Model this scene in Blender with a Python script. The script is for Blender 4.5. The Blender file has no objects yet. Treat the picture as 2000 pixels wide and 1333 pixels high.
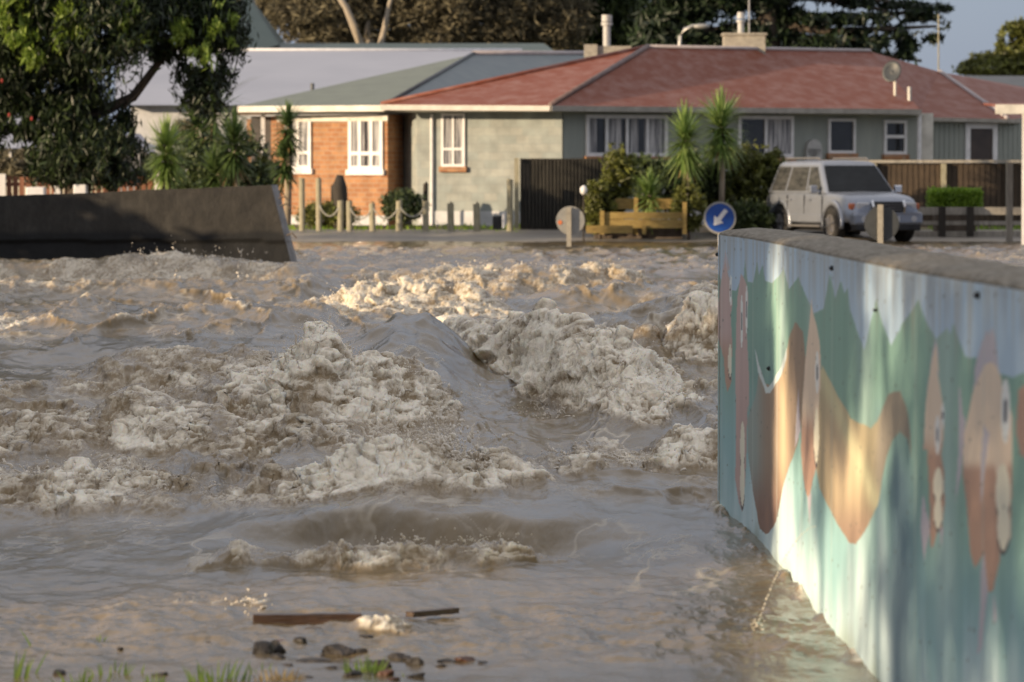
import bpy, math, random
import numpy as np
from mathutils import Vector, Matrix

# ------------------------------------------------------------------ camera, sky, sun, exposure
S = bpy.context.scene
COL = S.collection
FPX, HOR, CX, CY, EYE = 8333.0, 335.0, 1000.0, 666.5, 1.6
TH = math.atan((CY - HOR) / FPX)
cam = bpy.data.cameras.new('camera'); camo = bpy.data.objects.new('camera', cam); COL.objects.link(camo)
camo.location = (0, 0, EYE); camo.rotation_euler = (math.pi / 2 - TH, 0, 0)
cam.sensor_width = 36; cam.lens = 150; cam.clip_start = 0.5; cam.clip_end = 9000
cam.dof.use_dof = True; cam.dof.focus_distance = 26.0; cam.dof.aperture_fstop = 6.3; cam.dof.aperture_blades = 0
S.camera = camo
SUN_EL, SUN_AZ = math.radians(10), math.radians(240)
w = bpy.data.worlds.new('World'); S.world = w; w.use_nodes = True
sky = w.node_tree.nodes.new('ShaderNodeTexSky'); sky.sky_type = 'NISHITA'; sky.sun_disc = False
sky.sun_elevation = SUN_EL; sky.sun_rotation = SUN_AZ; sky.air_density = 1.0; sky.dust_density = 0.3; sky.ozone_density = 2.0
wn = w.node_tree; tcw = wn.nodes.new('ShaderNodeTexCoord'); mpw = wn.nodes.new('ShaderNodeMapping'); mpw.inputs['Scale'].default_value = (1, 1, 2.5)
nzw = wn.nodes.new('ShaderNodeTexNoise'); nzw.inputs['Scale'].default_value = 2.2; nzw.inputs['Detail'].default_value = 5
rpw = wn.nodes.new('ShaderNodeValToRGB'); rpw.color_ramp.elements[0].position = .3; rpw.color_ramp.elements[0].color = (.92, .92, .92, 1); rpw.color_ramp.elements[1].position = .7; rpw.color_ramp.elements[1].color = (1, 1, 1, 1)
mxw = wn.nodes.new('ShaderNodeMix'); mxw.data_type = 'RGBA'; mxw.inputs[7].default_value = (1.15, 1.27, 1.62, 1)   # grey blue cloud bank
wn.links.new(tcw.outputs['Generated'], mpw.inputs[0]); wn.links.new(mpw.outputs[0], nzw.inputs[0]); wn.links.new(nzw.outputs[0], rpw.inputs[0]); wn.links.new(rpw.outputs[0], mxw.inputs[0])
sxw = wn.nodes.new('ShaderNodeSeparateXYZ'); wn.links.new(tcw.outputs['Generated'], sxw.inputs[0])
cbw = wn.nodes.new('ShaderNodeValToRGB'); cbw.color_ramp.elements[0].position = .02; cbw.color_ramp.elements[0].color = (.108, .135, .205, 1); cbw.color_ramp.elements[1].position = .34; cbw.color_ramp.elements[1].color = (.345, .338, .345, 1)
vmw = wn.nodes.new('ShaderNodeVectorMath'); vmw.operation = 'SCALE'; vmw.inputs['Scale'].default_value = 4.6
wn.links.new(sxw.outputs[2], cbw.inputs[0]); wn.links.new(cbw.outputs[0], vmw.inputs[0]); wn.links.new(vmw.outputs[0], mxw.inputs[7])
wn.links.new(sky.outputs[0], mxw.inputs[6]); wn.links.new(mxw.outputs[2], wn.nodes['Background'].inputs[0])
w.node_tree.nodes['Background'].inputs[1].default_value = 0.15
sl = bpy.data.lights.new('sun', 'SUN'); sl.energy = 2.4; sl.angle = math.radians(0.6); sl.color = (1.0, 0.77, 0.50)
so = bpy.data.objects.new('sun', sl); COL.objects.link(so)
sd = Vector((math.sin(SUN_AZ) * math.cos(SUN_EL), math.cos(SUN_AZ) * math.cos(SUN_EL), math.sin(SUN_EL)))
so.rotation_euler = sd.to_track_quat('Z', 'Y').to_euler()
S.view_settings.view_transform = 'Standard'; S.view_settings.look = 'None'; S.view_settings.gamma = 1
S.view_settings.exposure = 1.52

# ------------------------------------------------------------------ helpers
rnd = random.Random(5)
LOC = {}
def P(u, v, D):
    a = (u - CX) / FPX; b = -(v - CY) / FPX
    y = math.cos(TH) + b * math.sin(TH); z = -math.sin(TH) + b * math.cos(TH)
    return Vector((a / y * D, D, EYE + z / y * D))
def D0(v, z=0.0): return FPX * (EYE - z) / (v - HOR)

def tag(o, label=None, cat=None, group=None, kind=None):
    if label: o['label'] = label
    if cat: o['category'] = cat
    if group: o['group'] = group
    if kind: o['kind'] = kind
    return o
def thing(name, label, cat, loc=(0, 0, 0), group=None):
    o = bpy.data.objects.new(name, None); COL.objects.link(o); o.location = loc; o.empty_display_size = .2
    LOC[o.name] = Vector(loc); return tag(o, label, cat, group)
def raw(name, V, F, m, parent=None, smooth=False, origin=None):
    V = np.asarray(V, dtype=np.float32).reshape(-1, 3)
    if parent is not None: L = LOC[parent.name]
    elif origin is not None: L = Vector(origin)
    else: L = Vector(((V[:, 0].min() + V[:, 0].max()) / 2, (V[:, 1].min() + V[:, 1].max()) / 2, V[:, 2].min()))
    V = V - np.array(L, dtype=np.float32)
    me = bpy.data.meshes.new(name)
    if isinstance(F, np.ndarray):
        n = F.shape[1]
        me.vertices.add(len(V)); me.vertices.foreach_set('co', V.ravel())
        me.loops.add(F.size); me.loops.foreach_set('vertex_index', F.astype(np.int32).ravel())
        me.polygons.add(len(F)); me.polygons.foreach_set('loop_start', np.arange(0, F.size, n, dtype=np.int32))
        me.update(calc_edges=True)
    else:
        me.from_pydata(V.tolist(), [], F); me.update()
    if smooth: me.polygons.foreach_set('use_smooth', np.ones(len(me.polygons), dtype=bool))
    me.materials.append(m)
    o = bpy.data.objects.new(name, me); COL.objects.link(o)
    if parent is not None: o.parent = parent; LOC[o.name] = L
    else: o.location = L; LOC[o.name] = L
    return o

class MB:
    def __init__(s): s.v = []; s.f = []
    def add(s, vs, fs):
        n = len(s.v); s.v += [tuple(p) for p in vs]; s.f += [tuple(i + n for i in f) for f in fs]; return s
    def box(s, x0, x1, y0, y1, z0, z1, M=None):
        vs = [Vector(p) for p in ((x0,y0,z0),(x1,y0,z0),(x1,y1,z0),(x0,y1,z0),(x0,y0,z1),(x1,y0,z1),(x1,y1,z1),(x0,y1,z1))]
        if M: vs = [M @ p for p in vs]
        return s.add(vs, [(0,3,2,1),(4,5,6,7),(0,1,5,4),(1,2,6,5),(2,3,7,6),(3,0,4,7)])
    def bar(s, p0, p1, w, h):
        p0, p1 = Vector(p0), Vector(p1); d = (p1 - p0)
        q = d.to_track_quat('X', 'Z').to_matrix().to_4x4(); L = d.length
        return s.box(0, L, -w/2, w/2, -h/2, h/2, Matrix.Translation(p0) @ q)
    def tube(s, pts, rr, n=8, cap=True):
        pts = [Vector(p) for p in pts]
        if not isinstance(rr, (list, tuple)): rr = [rr] * len(pts)
        vs = []; fs = []
        for i, p in enumerate(pts):
            d = (pts[min(i+1, len(pts)-1)] - pts[max(i-1, 0)]).normalized()
            a = d.orthogonal().normalized() if abs(d.z) < .9 else Vector((1,0,0)) - d * d.x
            if abs(d.z) < .9: a = Vector((0,0,1)) - d * d.z
            a.normalize(); b = d.cross(a)
            for k in range(n):
                t = 2*math.pi*k/n; vs.append(p + (a*math.cos(t) + b*math.sin(t)) * rr[i])
        for i in range(len(pts)-1):
            for k in range(n):
                fs.append((i*n+k, i*n+(k+1)%n, (i+1)*n+(k+1)%n, (i+1)*n+k))
        if cap: fs += [tuple(range(n))[::-1], tuple((len(pts)-1)*n+k for k in range(n))]
        return s.add(vs, fs)
    def ball(s, c, r, n=10, m=7):
        c = Vector(c); r = r if isinstance(r, (tuple, list)) else (r, r, r)
        vs = []; fs = []
        for i in range(m+1):
            t = math.pi*i/m
            for k in range(n):
                p = 2*math.pi*k/n; vs.append((c.x+r[0]*math.sin(t)*math.cos(p), c.y+r[1]*math.sin(t)*math.sin(p), c.z+r[2]*math.cos(t)))
        for i in range(m):
            for k in range(n): fs.append((i*n+k, (i+1)*n+k, (i+1)*n+(k+1)%n, i*n+(k+1)%n))
        return s.add(vs, fs)
    def poly(s, pts): return s.add(pts, [tuple(range(len(pts)))])
    def slab(s, pts, t=(0,0,-.06)):
        n = len(pts); t = Vector(t); pts = [Vector(p) for p in pts]
        return s.add(pts + [p + t for p in pts], [tuple(range(n)), tuple(range(2*n-1, n-1, -1))] + [(i, n+i, n+(i+1)%n, (i+1)%n) for i in range(n)])
    def prism(s, foot, z0, z1):
        n = len(foot)
        return s.add([(x,y,z0) for x,y in foot]+[(x,y,z1) for x,y in foot], [tuple(range(n))[::-1], tuple(range(n,2*n))]+[(i,(i+1)%n,n+(i+1)%n,n+i) for i in range(n)])
    def build(s, name, m, parent=None, smooth=False, bevel=0, origin=None):
        o = raw(name, s.v, s.f, m, parent, smooth, origin)
        if bevel:
            b = o.modifiers.new('bevel', 'BEVEL'); b.width = bevel; b.segments = 2; b.limit_method = 'ANGLE'
        return o

# ---- materials
def nodes(name):
    m = bpy.data.materials.new(name); m.use_nodes = True; nt = m.node_tree
    return m, nt, nt.nodes['Principled BSDF'], nt.nodes.new, nt.links.new
def ramp(N, stops):
    r = N('ShaderNodeValToRGB'); e = r.color_ramp.elements
    while len(e) < len(stops): e.new(.5)
    for k, (p, c) in enumerate(stops): e[k].position = p; e[k].color = (*c, 1) if len(c) == 3 else c
    return r
def mat(name, c1, c2=None, rough=.7, scale=4, stretch=(1,1,1), bump=0.0, bscale=None, detail=6, metal=0, spec=.5, contrast=(.3,.7)):
    m, nt, bs, N, L = nodes(name)
    bs.inputs['Roughness'].default_value = rough; bs.inputs['Metallic'].default_value = metal
    bs.inputs['Specular IOR Level'].default_value = spec
    tc = N('ShaderNodeTexCoord'); mp = N('ShaderNodeMapping'); mp.inputs['Scale'].default_value = stretch
    L(tc.outputs['Object'], mp.inputs[0])
    nz = N('ShaderNodeTexNoise'); nz.inputs['Scale'].default_value = scale; nz.inputs['Detail'].default_value = detail
    nz.inputs['Roughness'].default_value = .6; L(mp.outputs[0], nz.inputs[0])
    if c2 is None: c2 = tuple(min(1, x*1.25) for x in c1)
    r = ramp(N, [(contrast[0], c1), (contrast[1], c2)]); L(nz.outputs[0], r.inputs[0]); L(r.outputs[0], bs.inputs['Base Color'])
    if bump:
        b = N('ShaderNodeBump'); b.inputs['Strength'].default_value = 1; b.inputs['Distance'].default_value = bump
        n2 = N('ShaderNodeTexNoise'); n2.inputs['Scale'].default_value = bscale or scale*4; L(mp.outputs[0], n2.inputs[0])
        L(n2.outputs[0], b.inputs['Height']); L(b.outputs[0], bs.inputs['Normal'])
    return m
def leafmat(name, c1, c2, c3, trans=.25, rough=.5):
    m, nt, bs, N, L = nodes(name)
    g = N('ShaderNodeNewGeometry'); tc = N('ShaderNodeTexCoord'); nz = N('ShaderNodeTexNoise'); nz.inputs['Scale'].default_value = 1.3
    L(tc.outputs['Object'], nz.inputs[0])
    mx = N('ShaderNodeMath'); mx.operation = 'MULTIPLY_ADD'; mx.inputs[1].default_value = .55; L(g.outputs['Random Per Island'], mx.inputs[0])
    m2 = N('ShaderNodeMath'); m2.operation = 'MULTIPLY'; m2.inputs[1].default_value = .55; L(nz.outputs[0], m2.inputs[0]); L(m2.outputs[0], mx.inputs[2])
    r = ramp(N, [(.15, c1), (.5, c2), (.85, c3)]); L(mx.outputs[0], r.inputs[0]); L(r.outputs[0], bs.inputs['Base Color'])
    bs.inputs['Roughness'].default_value = rough
    t = N('ShaderNodeBsdfTranslucent'); L(r.outputs[0], t.inputs[0]); ms = N('ShaderNodeMixShader'); ms.inputs[0].default_value = trans
    L(bs.outputs[0], ms.inputs[1]); L(t.outputs[0], ms.inputs[2]); L(ms.outputs[0], nt.nodes['Material Output'].inputs[0])
    return m
def brick(name, c1, c2, mortar, scale=1.0, bw=.30, bh=.115):
    m, nt, bs, N, L = nodes(name); tc = N('ShaderNodeTexCoord'); sx = N('ShaderNodeSeparateXYZ'); L(tc.outputs['Object'], sx.inputs[0])
    ad = N('ShaderNodeMath'); ad.operation = 'SUBTRACT'; L(sx.outputs[0], ad.inputs[0]); L(sx.outputs[1], ad.inputs[1])
    cb = N('ShaderNodeCombineXYZ'); L(ad.outputs[0], cb.inputs[0]); L(sx.outputs[2], cb.inputs[1])
    b = N('ShaderNodeTexBrick'); L(cb.outputs[0], b.inputs[0]); b.inputs['Scale'].default_value = scale
    b.inputs['Brick Width'].default_value = bw; b.inputs['Row Height'].default_value = bh; b.inputs['Mortar Size'].default_value = .012
    b.inputs['Color1'].default_value = (*c1,1); b.inputs['Color2'].default_value = (*c2,1); b.inputs['Mortar'].default_value = (*mortar,1)
    b.inputs['Bias'].default_value = -.3
    nz = N('ShaderNodeTexNoise'); nz.inputs['Scale'].default_value = 3; nz.inputs['Detail'].default_value = 5; L(tc.outputs['Object'], nz.inputs[0])
    mx = N('ShaderNodeMix'); mx.data_type = 'RGBA'; mx.blend_type = 'MULTIPLY'; mx.inputs[0].default_value = .6
    r = ramp(N, [(.3, (.6,.6,.6)), (.7, (1.15,1.15,1.15))]); L(nz.outputs[0], r.inputs[0])
    L(b.outputs[0], mx.inputs[6]); L(r.outputs[0], mx.inputs[7]); L(mx.outputs[2], bs.inputs['Base Color']); bs.inputs['Roughness'].default_value = .85
    return m
def glass(name, c, rough=.08):
    return mat(name, c, tuple(x*1.6+.004 for x in c), rough=rough, scale=2)

M = {}
M['white'] = mat('painted_white', (.62,.61,.62), (.8,.79,.8), .5, 6)
M['offwhite'] = mat('weathered_white', (.5,.48,.43), (.78,.75,.68), .6, 3)
M['brickwall'] = brick('orange_brick', (.34,.15,.068), (.50,.27,.13), (.36,.25,.17))
M['block'] = brick('pale_block', (.30,.33,.32), (.37,.37,.34), (.29,.31,.30), 1, .42, .2)
M['paleclad'] = mat('pale_green_cladding', (.25,.275,.255), (.32,.34,.31), .7, 3, (1,1,.2))
M['redroof'] = mat('faded_red_iron_roof', (.19,.048,.022), (.29,.155,.13), .6, 2.6, (1.0,1.0,2.4), contrast=(.42,.82), bump=.01, bscale=9)
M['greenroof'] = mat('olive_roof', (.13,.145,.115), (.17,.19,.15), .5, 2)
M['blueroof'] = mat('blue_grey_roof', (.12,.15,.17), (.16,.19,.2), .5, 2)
M['whiteroof'] = mat('pale_iron_roof', (.30,.31,.37), (.36,.37,.43), .45, 1, (.3,.3,1))
M['tealroof'] = mat('dark_teal_roof', (.055,.085,.085), (.075,.105,.1), .5, 1)
M['slateroof'] = mat('dark_slate_roof', (.05,.055,.065), (.07,.08,.09), .5, 2)
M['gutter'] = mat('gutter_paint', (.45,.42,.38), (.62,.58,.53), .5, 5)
M['darkgutter'] = mat('shaded_gutter', (.26,.24,.21), (.4,.37,.33), .6, 5)  # gutter paint with the shade of the right wing put into its colour
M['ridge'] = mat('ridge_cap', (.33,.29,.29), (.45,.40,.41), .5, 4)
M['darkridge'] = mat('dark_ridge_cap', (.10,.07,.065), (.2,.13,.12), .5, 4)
M['pane'] = glass('window_pane', (.018,.02,.024))
M['curtain'] = mat('net_curtain', (.15,.15,.17), (.55,.54,.55), .9, 2.5, (8,8,.4), contrast=(.4,.62))
M['found'] = mat('foundation_render', (.45,.46,.48), (.62,.62,.64), .8, 3)
M['conc'] = mat('pale_concrete', (.24,.22,.19), (.40,.37,.31), .85, 8, bump=.01)
M['timber'] = mat('grey_timber', (.24,.22,.19), (.42,.38,.32), .85, 5, (3,3,.5))
M['darktimber'] = mat('dark_timber', (.018,.015,.012), (.05,.04,.032), .85, 5, (6,6,.5))
M['browntimber'] = mat('brown_timber', (.035,.025,.018), (.10,.07,.045), .85, 6, (6,6,.5))
M['redtimber'] = mat('red_brown_paling', (.16,.06,.035), (.28,.13,.08), .8, 6, (5,5,.5))
M['yellowtimber'] = mat('mossy_yellow_timber', (.20,.13,.04), (.36,.26,.085), .85, 4, (1,1,4))
M['post'] = mat('pole_timber', (.23,.21,.14), (.37,.34,.25), .85, 9, (2,2,.6))
M['rope'] = mat('rope_fibre', (.3,.29,.25), (.45,.43,.38), .9, 30)
M['metal'] = mat('galvanised_metal', (.38,.37,.36), (.5,.49,.47), .45, 12, metal=.4)
M['dish'] = mat('dish_grey', (.035,.04,.045), (.06,.065,.07), .5, 5)
M['bark'] = mat('bark', (.06,.045,.035), (.14,.11,.085), .9, 8, (1,1,.3))
M['palebark'] = mat('pale_bark', (.24,.2,.15), (.4,.34,.27), .9, 6, (1,1,.4))
M['grass'] = mat('turf', (.05,.09,.02), (.12,.19,.05), .9, 12, bump=.03)
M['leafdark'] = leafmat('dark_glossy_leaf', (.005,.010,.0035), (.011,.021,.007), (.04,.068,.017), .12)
M['leafbright'] = leafmat('sunlit_leaf', (.09,.14,.02), (.20,.30,.04), (.36,.46,.10), .4)  # lit copy of the dark leaf, sunlight put into its colour
M['leafbrown'] = leafmat('dry_twiggy_leaf', (.055,.047,.03), (.12,.105,.065), (.24,.21,.13), .2, .8)
M['leafmid'] = leafmat('mid_green_leaf', (.014,.024,.009), (.035,.055,.018), (.12,.16,.05), .2)
M['leafcon'] = leafmat('conifer_needle', (.006,.012,.007), (.012,.024,.011), (.03,.055,.02), .1)
M['leafolive'] = leafmat('olive_shrub_leaf', (.04,.045,.012), (.09,.10,.022), (.22,.24,.05), .3)
M['leafhedge'] = leafmat('lime_hedge_leaf', (.10,.18,.015), (.2,.33,.03), (.35,.5,.06), .4)
M['blade'] = leafmat('strap_leaf', (.08,.13,.03), (.18,.28,.07), (.38,.48,.17), .3, .4)
M['bladedark'] = leafmat('dark_strap_leaf', (.03,.055,.016), (.07,.12,.035), (.16,.23,.08), .25, .4)
M['grassblade'] = leafmat('grass_blade', (.04,.08,.015), (.10,.17,.03), (.2,.28,.07), .3)
M['drygrass'] = leafmat('dry_grass_blade', (.16,.11,.05), (.3,.23,.12), (.45,.36,.2), .3)
M['flower'] = mat('red_flower', (.18,.02,.015), (.3,.04,.03), .6, 10)
M['deadleaf'] = leafmat('dead_strap_leaf', (.12,.07,.03), (.28,.18,.08), (.42,.3,.15), .2)
M['rock'] = mat('wet_stone', (.012,.010,.010), (.045,.038,.036), .65, 14, bump=.02, bscale=25)
M['redrock'] = mat('wet_red_stone', (.05,.022,.015), (.13,.06,.04), .5, 14, bump=.02, bscale=25)
M['plank'] = mat('wet_brown_board', (.028,.015,.009), (.075,.04,.023), .4, 5, (.6,6,6), bump=.004, bscale=20)
M['plankcut'] = mat('cut_board_end', (.2,.10,.055), (.3,.17,.1), .6, 12)
M['silver'] = mat('silver_car_paint', (.25,.275,.33), (.30,.325,.385), .27, 2, metal=.45)
M['carpanel'] = mat('grey_car_plastic', (.17,.165,.165), (.22,.21,.21), .4, 3, metal=.3)
M['tint'] = mat('tinted_glass', (.012,.014,.018), (.02,.024,.03), .10, 3, spec=.12); M['sideglass'] = mat('side_glass', (.03,.032,.035), (.09,.09,.09), .12, 3, (1,1,3), spec=.4)  # side glass is paler, with reflections put into its colour
M['tyre'] = mat('tyre_rubber', (.012,.012,.012), (.03,.028,.026), .85, 10)
M['rim'] = mat('alloy_rim', (.4,.4,.42), (.5,.5,.52), .3, 3, metal=.8)
M['chrome'] = mat('chrome', (.7,.7,.72), (.75,.75,.77), .12, 3, metal=1)
M['lens'] = mat('lamp_lens', (.42,.42,.44), (.55,.55,.57), .15, 6)
M['amber'] = mat('amber_lens', (.45,.12,.05), (.55,.18,.08), .25, 6)
M['black'] = mat('black_plastic', (.01,.01,.012), (.025,.025,.028), .5, 6)
M['signblue'] = mat('sign_blue', (.005,.05,.26), (.01,.065,.32), .4, 4)
M['signwhite'] = mat('sign_white', (.55,.56,.6), (.68,.69,.72), .4, 8)
M['signback'] = mat('sign_back_grey', (.26,.26,.25), (.36,.35,.33), .5, 8, metal=.3)
M['rust'] = mat('orange_patch', (.5,.12,.05), (.6,.2,.08), .6, 9)

# ---- numpy noise
def _h(ix, iy, s):
    h = (ix.astype(np.uint32) * np.uint32(374761393) + iy.astype(np.uint32) * np.uint32(668265263) + np.uint32((s * 2246822519) & 0xffffffff))
    h = (h ^ (h >> np.uint32(13))) * np.uint32(1274126177); h = h ^ (h >> np.uint32(16)); h = h * np.uint32(2654435761); return h ^ (h >> np.uint32(15))
def perlin(x, y, s=0):
    x = x.astype(np.float32); y = y.astype(np.float32)
    x0 = np.floor(x); y0 = np.floor(y); fx = x - x0; fy = y - y0; ix = x0.astype(np.int32); iy = y0.astype(np.int32)
    def g(dx, dy):
        a = _h(ix+dx, iy+dy, s).astype(np.float32) * np.float32(2*math.pi/4294967296.0)
        return np.cos(a)*(fx-dx) + np.sin(a)*(fy-dy)
    u = fx*fx*fx*(fx*(fx*6-15)+10); v = fy*fy*fy*(fy*(fy*6-15)+10)
    a = g(0,0); a = a + u*(g(1,0)-a); b = g(0,1); b = b + u*(g(1,1)-b)
    return (a + v*(b-a)) * 1.5
def fbm(x, y, o=4, s=0, lac=2.05, gain=.5):
    r = 0; a = 1; t = 0
    for k in range(o): r = r + a*perlin(x, y, s+k*17); t += a; a *= gain; x = x*lac+7.1; y = y*lac+3.7
    return r/t
def worley(x, y, s=0):
    x = x.astype(np.float32); y = y.astype(np.float32); ix = np.floor(x).astype(np.int32); iy = np.floor(y).astype(np.int32)
    d = np.full(x.shape, 9, np.float32)
    for dx in (-1,0,1):
        for dy in (-1,0,1):
            a = _h(ix+dx, iy+dy, s); px = ix+dx+.15+.7*(a & np.uint32(65535)).astype(np.float32)/65535; py = iy+dy+.15+.7*(a >> np.uint32(16)).astype(np.float32)/65535
            d = np.minimum(d, (x-px)**2+(y-py)**2)
    return d
def sst(a, b, x):
    t = np.clip((x-a)/(b-a), 0, 1); return t*t*(3-2*t)

# ------------------------------------------------------------------ ground
def ground_z(y):
    return np.interp(y, [-50, 13, 16, 60, 88, 95, 99, 100.5, 104, 4000], [-.1, -.1, -.7, -.8, -.5, -.12, -.06, .12, .27, .27])
gy = np.concatenate([np.linspace(-40, 88, 33), np.linspace(89, 110, 85), np.array([115,125,140,170,220,300,500,900,1800,4000.])])
gx = np.concatenate([-np.array([4000,1500,600,300,120,60.]), np.linspace(-30, 30, 241), np.array([60,120,300,600,1500,4000.])])
GX, GY = np.meshgrid(gx, gy)
GZ = ground_z(GY) + .03*fbm(GX*.6, GY*.6, 4, 3)*((GY > 90) & (GY < 200))
V = np.stack([GX, GY, GZ], -1).reshape(-1, 3); nx = len(gx); ny = len(gy)
def gridfaces(nx, ny):
    i = np.arange(nx*ny, dtype=np.int32).reshape(ny, nx); return np.stack([i[:-1,:-1], i[:-1,1:], i[1:,1:], i[1:,:-1]], -1).reshape(-1, 4)
mg = mat('muddy_turf_ground', (.055,.085,.025), (.20,.155,.10), .9, .9, detail=8, bump=.04, bscale=14, contrast=(.42,.55))
tag(raw('ground', V, gridfaces(nx, ny), mg, smooth=True, origin=(0,0,0)), kind='structure')

rdx = np.linspace(-34, 34, 137); rdy = np.linspace(95.6, 101.0, 40); RX, RY = np.meshgrid(rdx, rdy)
RZ = np.interp(RY, [95.6, 97, 99, 101], [-.06, -.008, .09, .22]) + .012*fbm(RX*.8, RY*.8, 3, 14)
mroad = mat('wet_silty_asphalt', (.17,.16,.15), (.31,.27,.22), .55, .5, (.5,3,1), bump=.006, bscale=30, contrast=(.4,.62))
tag(raw('road', np.stack([RX, RY, RZ], -1).reshape(-1, 3), gridfaces(137, 40), mroad, smooth=True, origin=(0,0,0)), kind='structure')

# ------------------------------------------------------------------ flood water
ds = [2.0]
while ds[-1] < 102: ds.append(ds[-1]*(1 + (.012 if ds[-1] < 12.4 else .0011 if ds[-1] < 58 else .0018)))
ds = np.array(ds, np.float32)
tc_ = np.linspace(-.136, .136, 860); outer = .136*np.exp(np.linspace(0, 2.3, 34))[1:]
ts = np.concatenate([-outer[::-1], tc_, outer]).astype(np.float32)
T, Y = np.meshgrid(ts, ds); X = T*Y
def band(v, a, b, s=12): return sst(a-s, a+s, v)*(1-sst(b-s, b+s, v))
SV = HOR + FPX*EYE/np.maximum(Y, 3)          # depth expressed as a layout coordinate for placing features
SU = 1000 + FPX*T
wx = X + .10*perlin(X*2.1, Y*.9, 50); wy = Y + .55*perlin(X*1.3, Y*.5, 51) + .22*perlin(X*3.1, Y*1.3, 52) + .07*perlin(X*8.3, Y*4, 53)
Hh = np.zeros_like(X); Fm = np.zeros_like(X); Az = np.zeros_like(X)
def ridge(pts, wf, wb, foamw=1.0, ff=1.6, fb=1.0, mode='max'):
    """pts: (u, v of the foot, v of the top, foam)"""
    global Hh, Fm
    xs = []; yc = []; hz = []; fo = []
    for (u, vb, vt, f) in pts:
        d = D0(vb)+wf; xs.append((u-1000)/FPX*d); yc.append(d); hz.append(EYE-(vt-HOR)/FPX*d); fo.append(f)
    xs = np.array(xs); o = np.argsort(xs); xs = xs[o]; yc = np.array(yc)[o]; hz = np.array(hz)[o]; fo = np.array(fo)[o]
    y0 = np.interp(wx, xs, yc); h = np.interp(wx, xs, hz); f = np.interp(wx, xs, fo)
    e = max(.12, .06*(xs[-1]-xs[0])); end = sst(xs[0]-e, xs[0]+e*.3, wx)*(1-sst(xs[-1]-e*.3, xs[-1]+e, wx))
    d = wy - y0
    h = h*(1+.26*perlin(wx*1.5+9, wx*0+yc.mean()*1.7, 54)+.16*perlin(wx*2.9+5, wx*0+yc.mean(), 55)+.10*perlin(wx*6, Y*2, 56))
    pf = np.where(d < 0, .5+.5*np.cos(np.pi*np.clip(-d/wf, 0, 1)), np.exp(-(d/wb)**2))
    Az[:] = np.maximum(Az, (pf*end > .80)*(d > -wf*.55)*np.clip((pf*end-.80)*5, 0, 1)*np.clip(h*4, 0, 1)*(vb > 560))
    if mode == 'max': Hh = np.maximum(Hh, h*pf*end)
    else: Hh = Hh + h*pf*end
    Fm = np.maximum(Fm, f*foamw*end*np.where(d < 0, 1-sst(.75*ff, 1.15*ff, -d/wf), np.exp(-(d/(wb*fb))**2)))
    return pf*end
# foam at the foot of the fallen floodwall
ridge([(-200,548,519,.7),(200,548,512,.7),(330,548,504,.9),(480,550,514,.7),(580,552,520,.5)], 2.0, 3.0)
ridge([(-200,592,566,.6),(60,592,556,.7),(300,590,556,.25),(440,590,545,.35),(600,592,553,.2),(720,580,536,.25)], 3.0, 1.8, ff=.5)
ridge([(690,575,535,.3),(860,578,528,.9),(1000,580,532,.9),(1200,578,519,1),(1270,580,545,.7)], 2.2, 1.4, ff=.9)
ridge([(540,622,612,.4),(620,624,588,.9),(720,626,562,1),(850,628,549,1),(920,628,560,1),(990,630,605,.7)], 2.4, 1.4, ff=1.0)
ridge([(-220,664,655,.5),(-40,664,640,.8),(60,662,622,.9),(150,660,594,.4),(260,662,596,.12),(450,662,600,.1),(640,655,606,.2)], 3.6, 2.0, ff=.45)
ridge([(960,620,598,.1),(1060,622,578,.1),(1180,622,560,.1),(1330,622,566,.1),(1450,625,575,.2)], 2.8, 2.0, ff=.4, fb=.4)
ridge([(1060,690,648,.3),(1180,690,618,.3),(1280,692,596,.35),(1390,700,577,.5),(1480,705,570,.6)], 3.0, 1.5, ff=.4, fb=.5)
ridge([(1300,722,650,.9),(1350,724,600,1),(1460,728,596,1)], 1.6, 1.0, ff=1.1)
ridge([(1120,700,662,.7),(1200,715,640,.6),(1280,725,660,.6),(1330,725,690,.6)], 1.6, 1.0, ff=.8)
# main standing wave: smooth hump then breaking shoulder
ridge([(380,830,735,.0),(470,830,715,.0),(560,830,690,.0),(660,832,662,.0),(760,834,643,.0),(830,836,634,.15),(890,838,664,.05),(950,842,712,.0),(1020,850,760,.0)], 8.2, 1.6, ff=.06, fb=.3)
ridge([(790,655,640,.7),(850,665,637,.9),(900,690,636,1),(960,725,640,1),(1020,765,642,1),(1100,800,644,1),(1180,820,655,1),(1250,822,680,1),(1310,812,735,1),(1350,805,795,.7)], 2.4, 2.1, ff=1.0, fb=1.0)
ridge([(470,826,750,.8),(540,834,704,1),(600,840,684,1),(650,840,676,1),(700,838,704,1),(780,832,718,1),(840,826,744,1),(890,824,806,.7)], 1.9, .9, ff=1.05)
ridge([(60,800,772,.1),(150,795,738,.35),(250,790,708,.5),(350,790,694,.5),(450,795,700,.4),(500,805,715,.5)], 2.6, 1.0, ff=.9)
ridge([(200,880,820,.6),(270,888,780,.9),(340,892,800,.8),(420,895,826,.6),(560,905,842,.5),(680,900,866,.7)], 1.4, .8, ff=.9)
ridge([(-150,900,850,.3),(60,905,838,.5),(180,905,852,.3)], 1.2, .8)
ridge([(-150,975,932,.4),(60,980,925,.6),(200,985,938,.7),(360,990,952,.5)], .9, .6)
ridge([(560,985,962,.5),(650,990,930,.9),(740,990,897,1),(820,985,880,1),(900,985,902,1),(1000,975,925,.7),(1060,965,930,.5)], 1.1, .7, ff=1.0)
ridge([(980,938,918,.3),(1080,940,898,.5),(1140,945,880,.8),(1260,940,905,.4),(1330,935,876,.8),(1460,935,870,.7)], .9, .6, ff=1.0)
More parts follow.
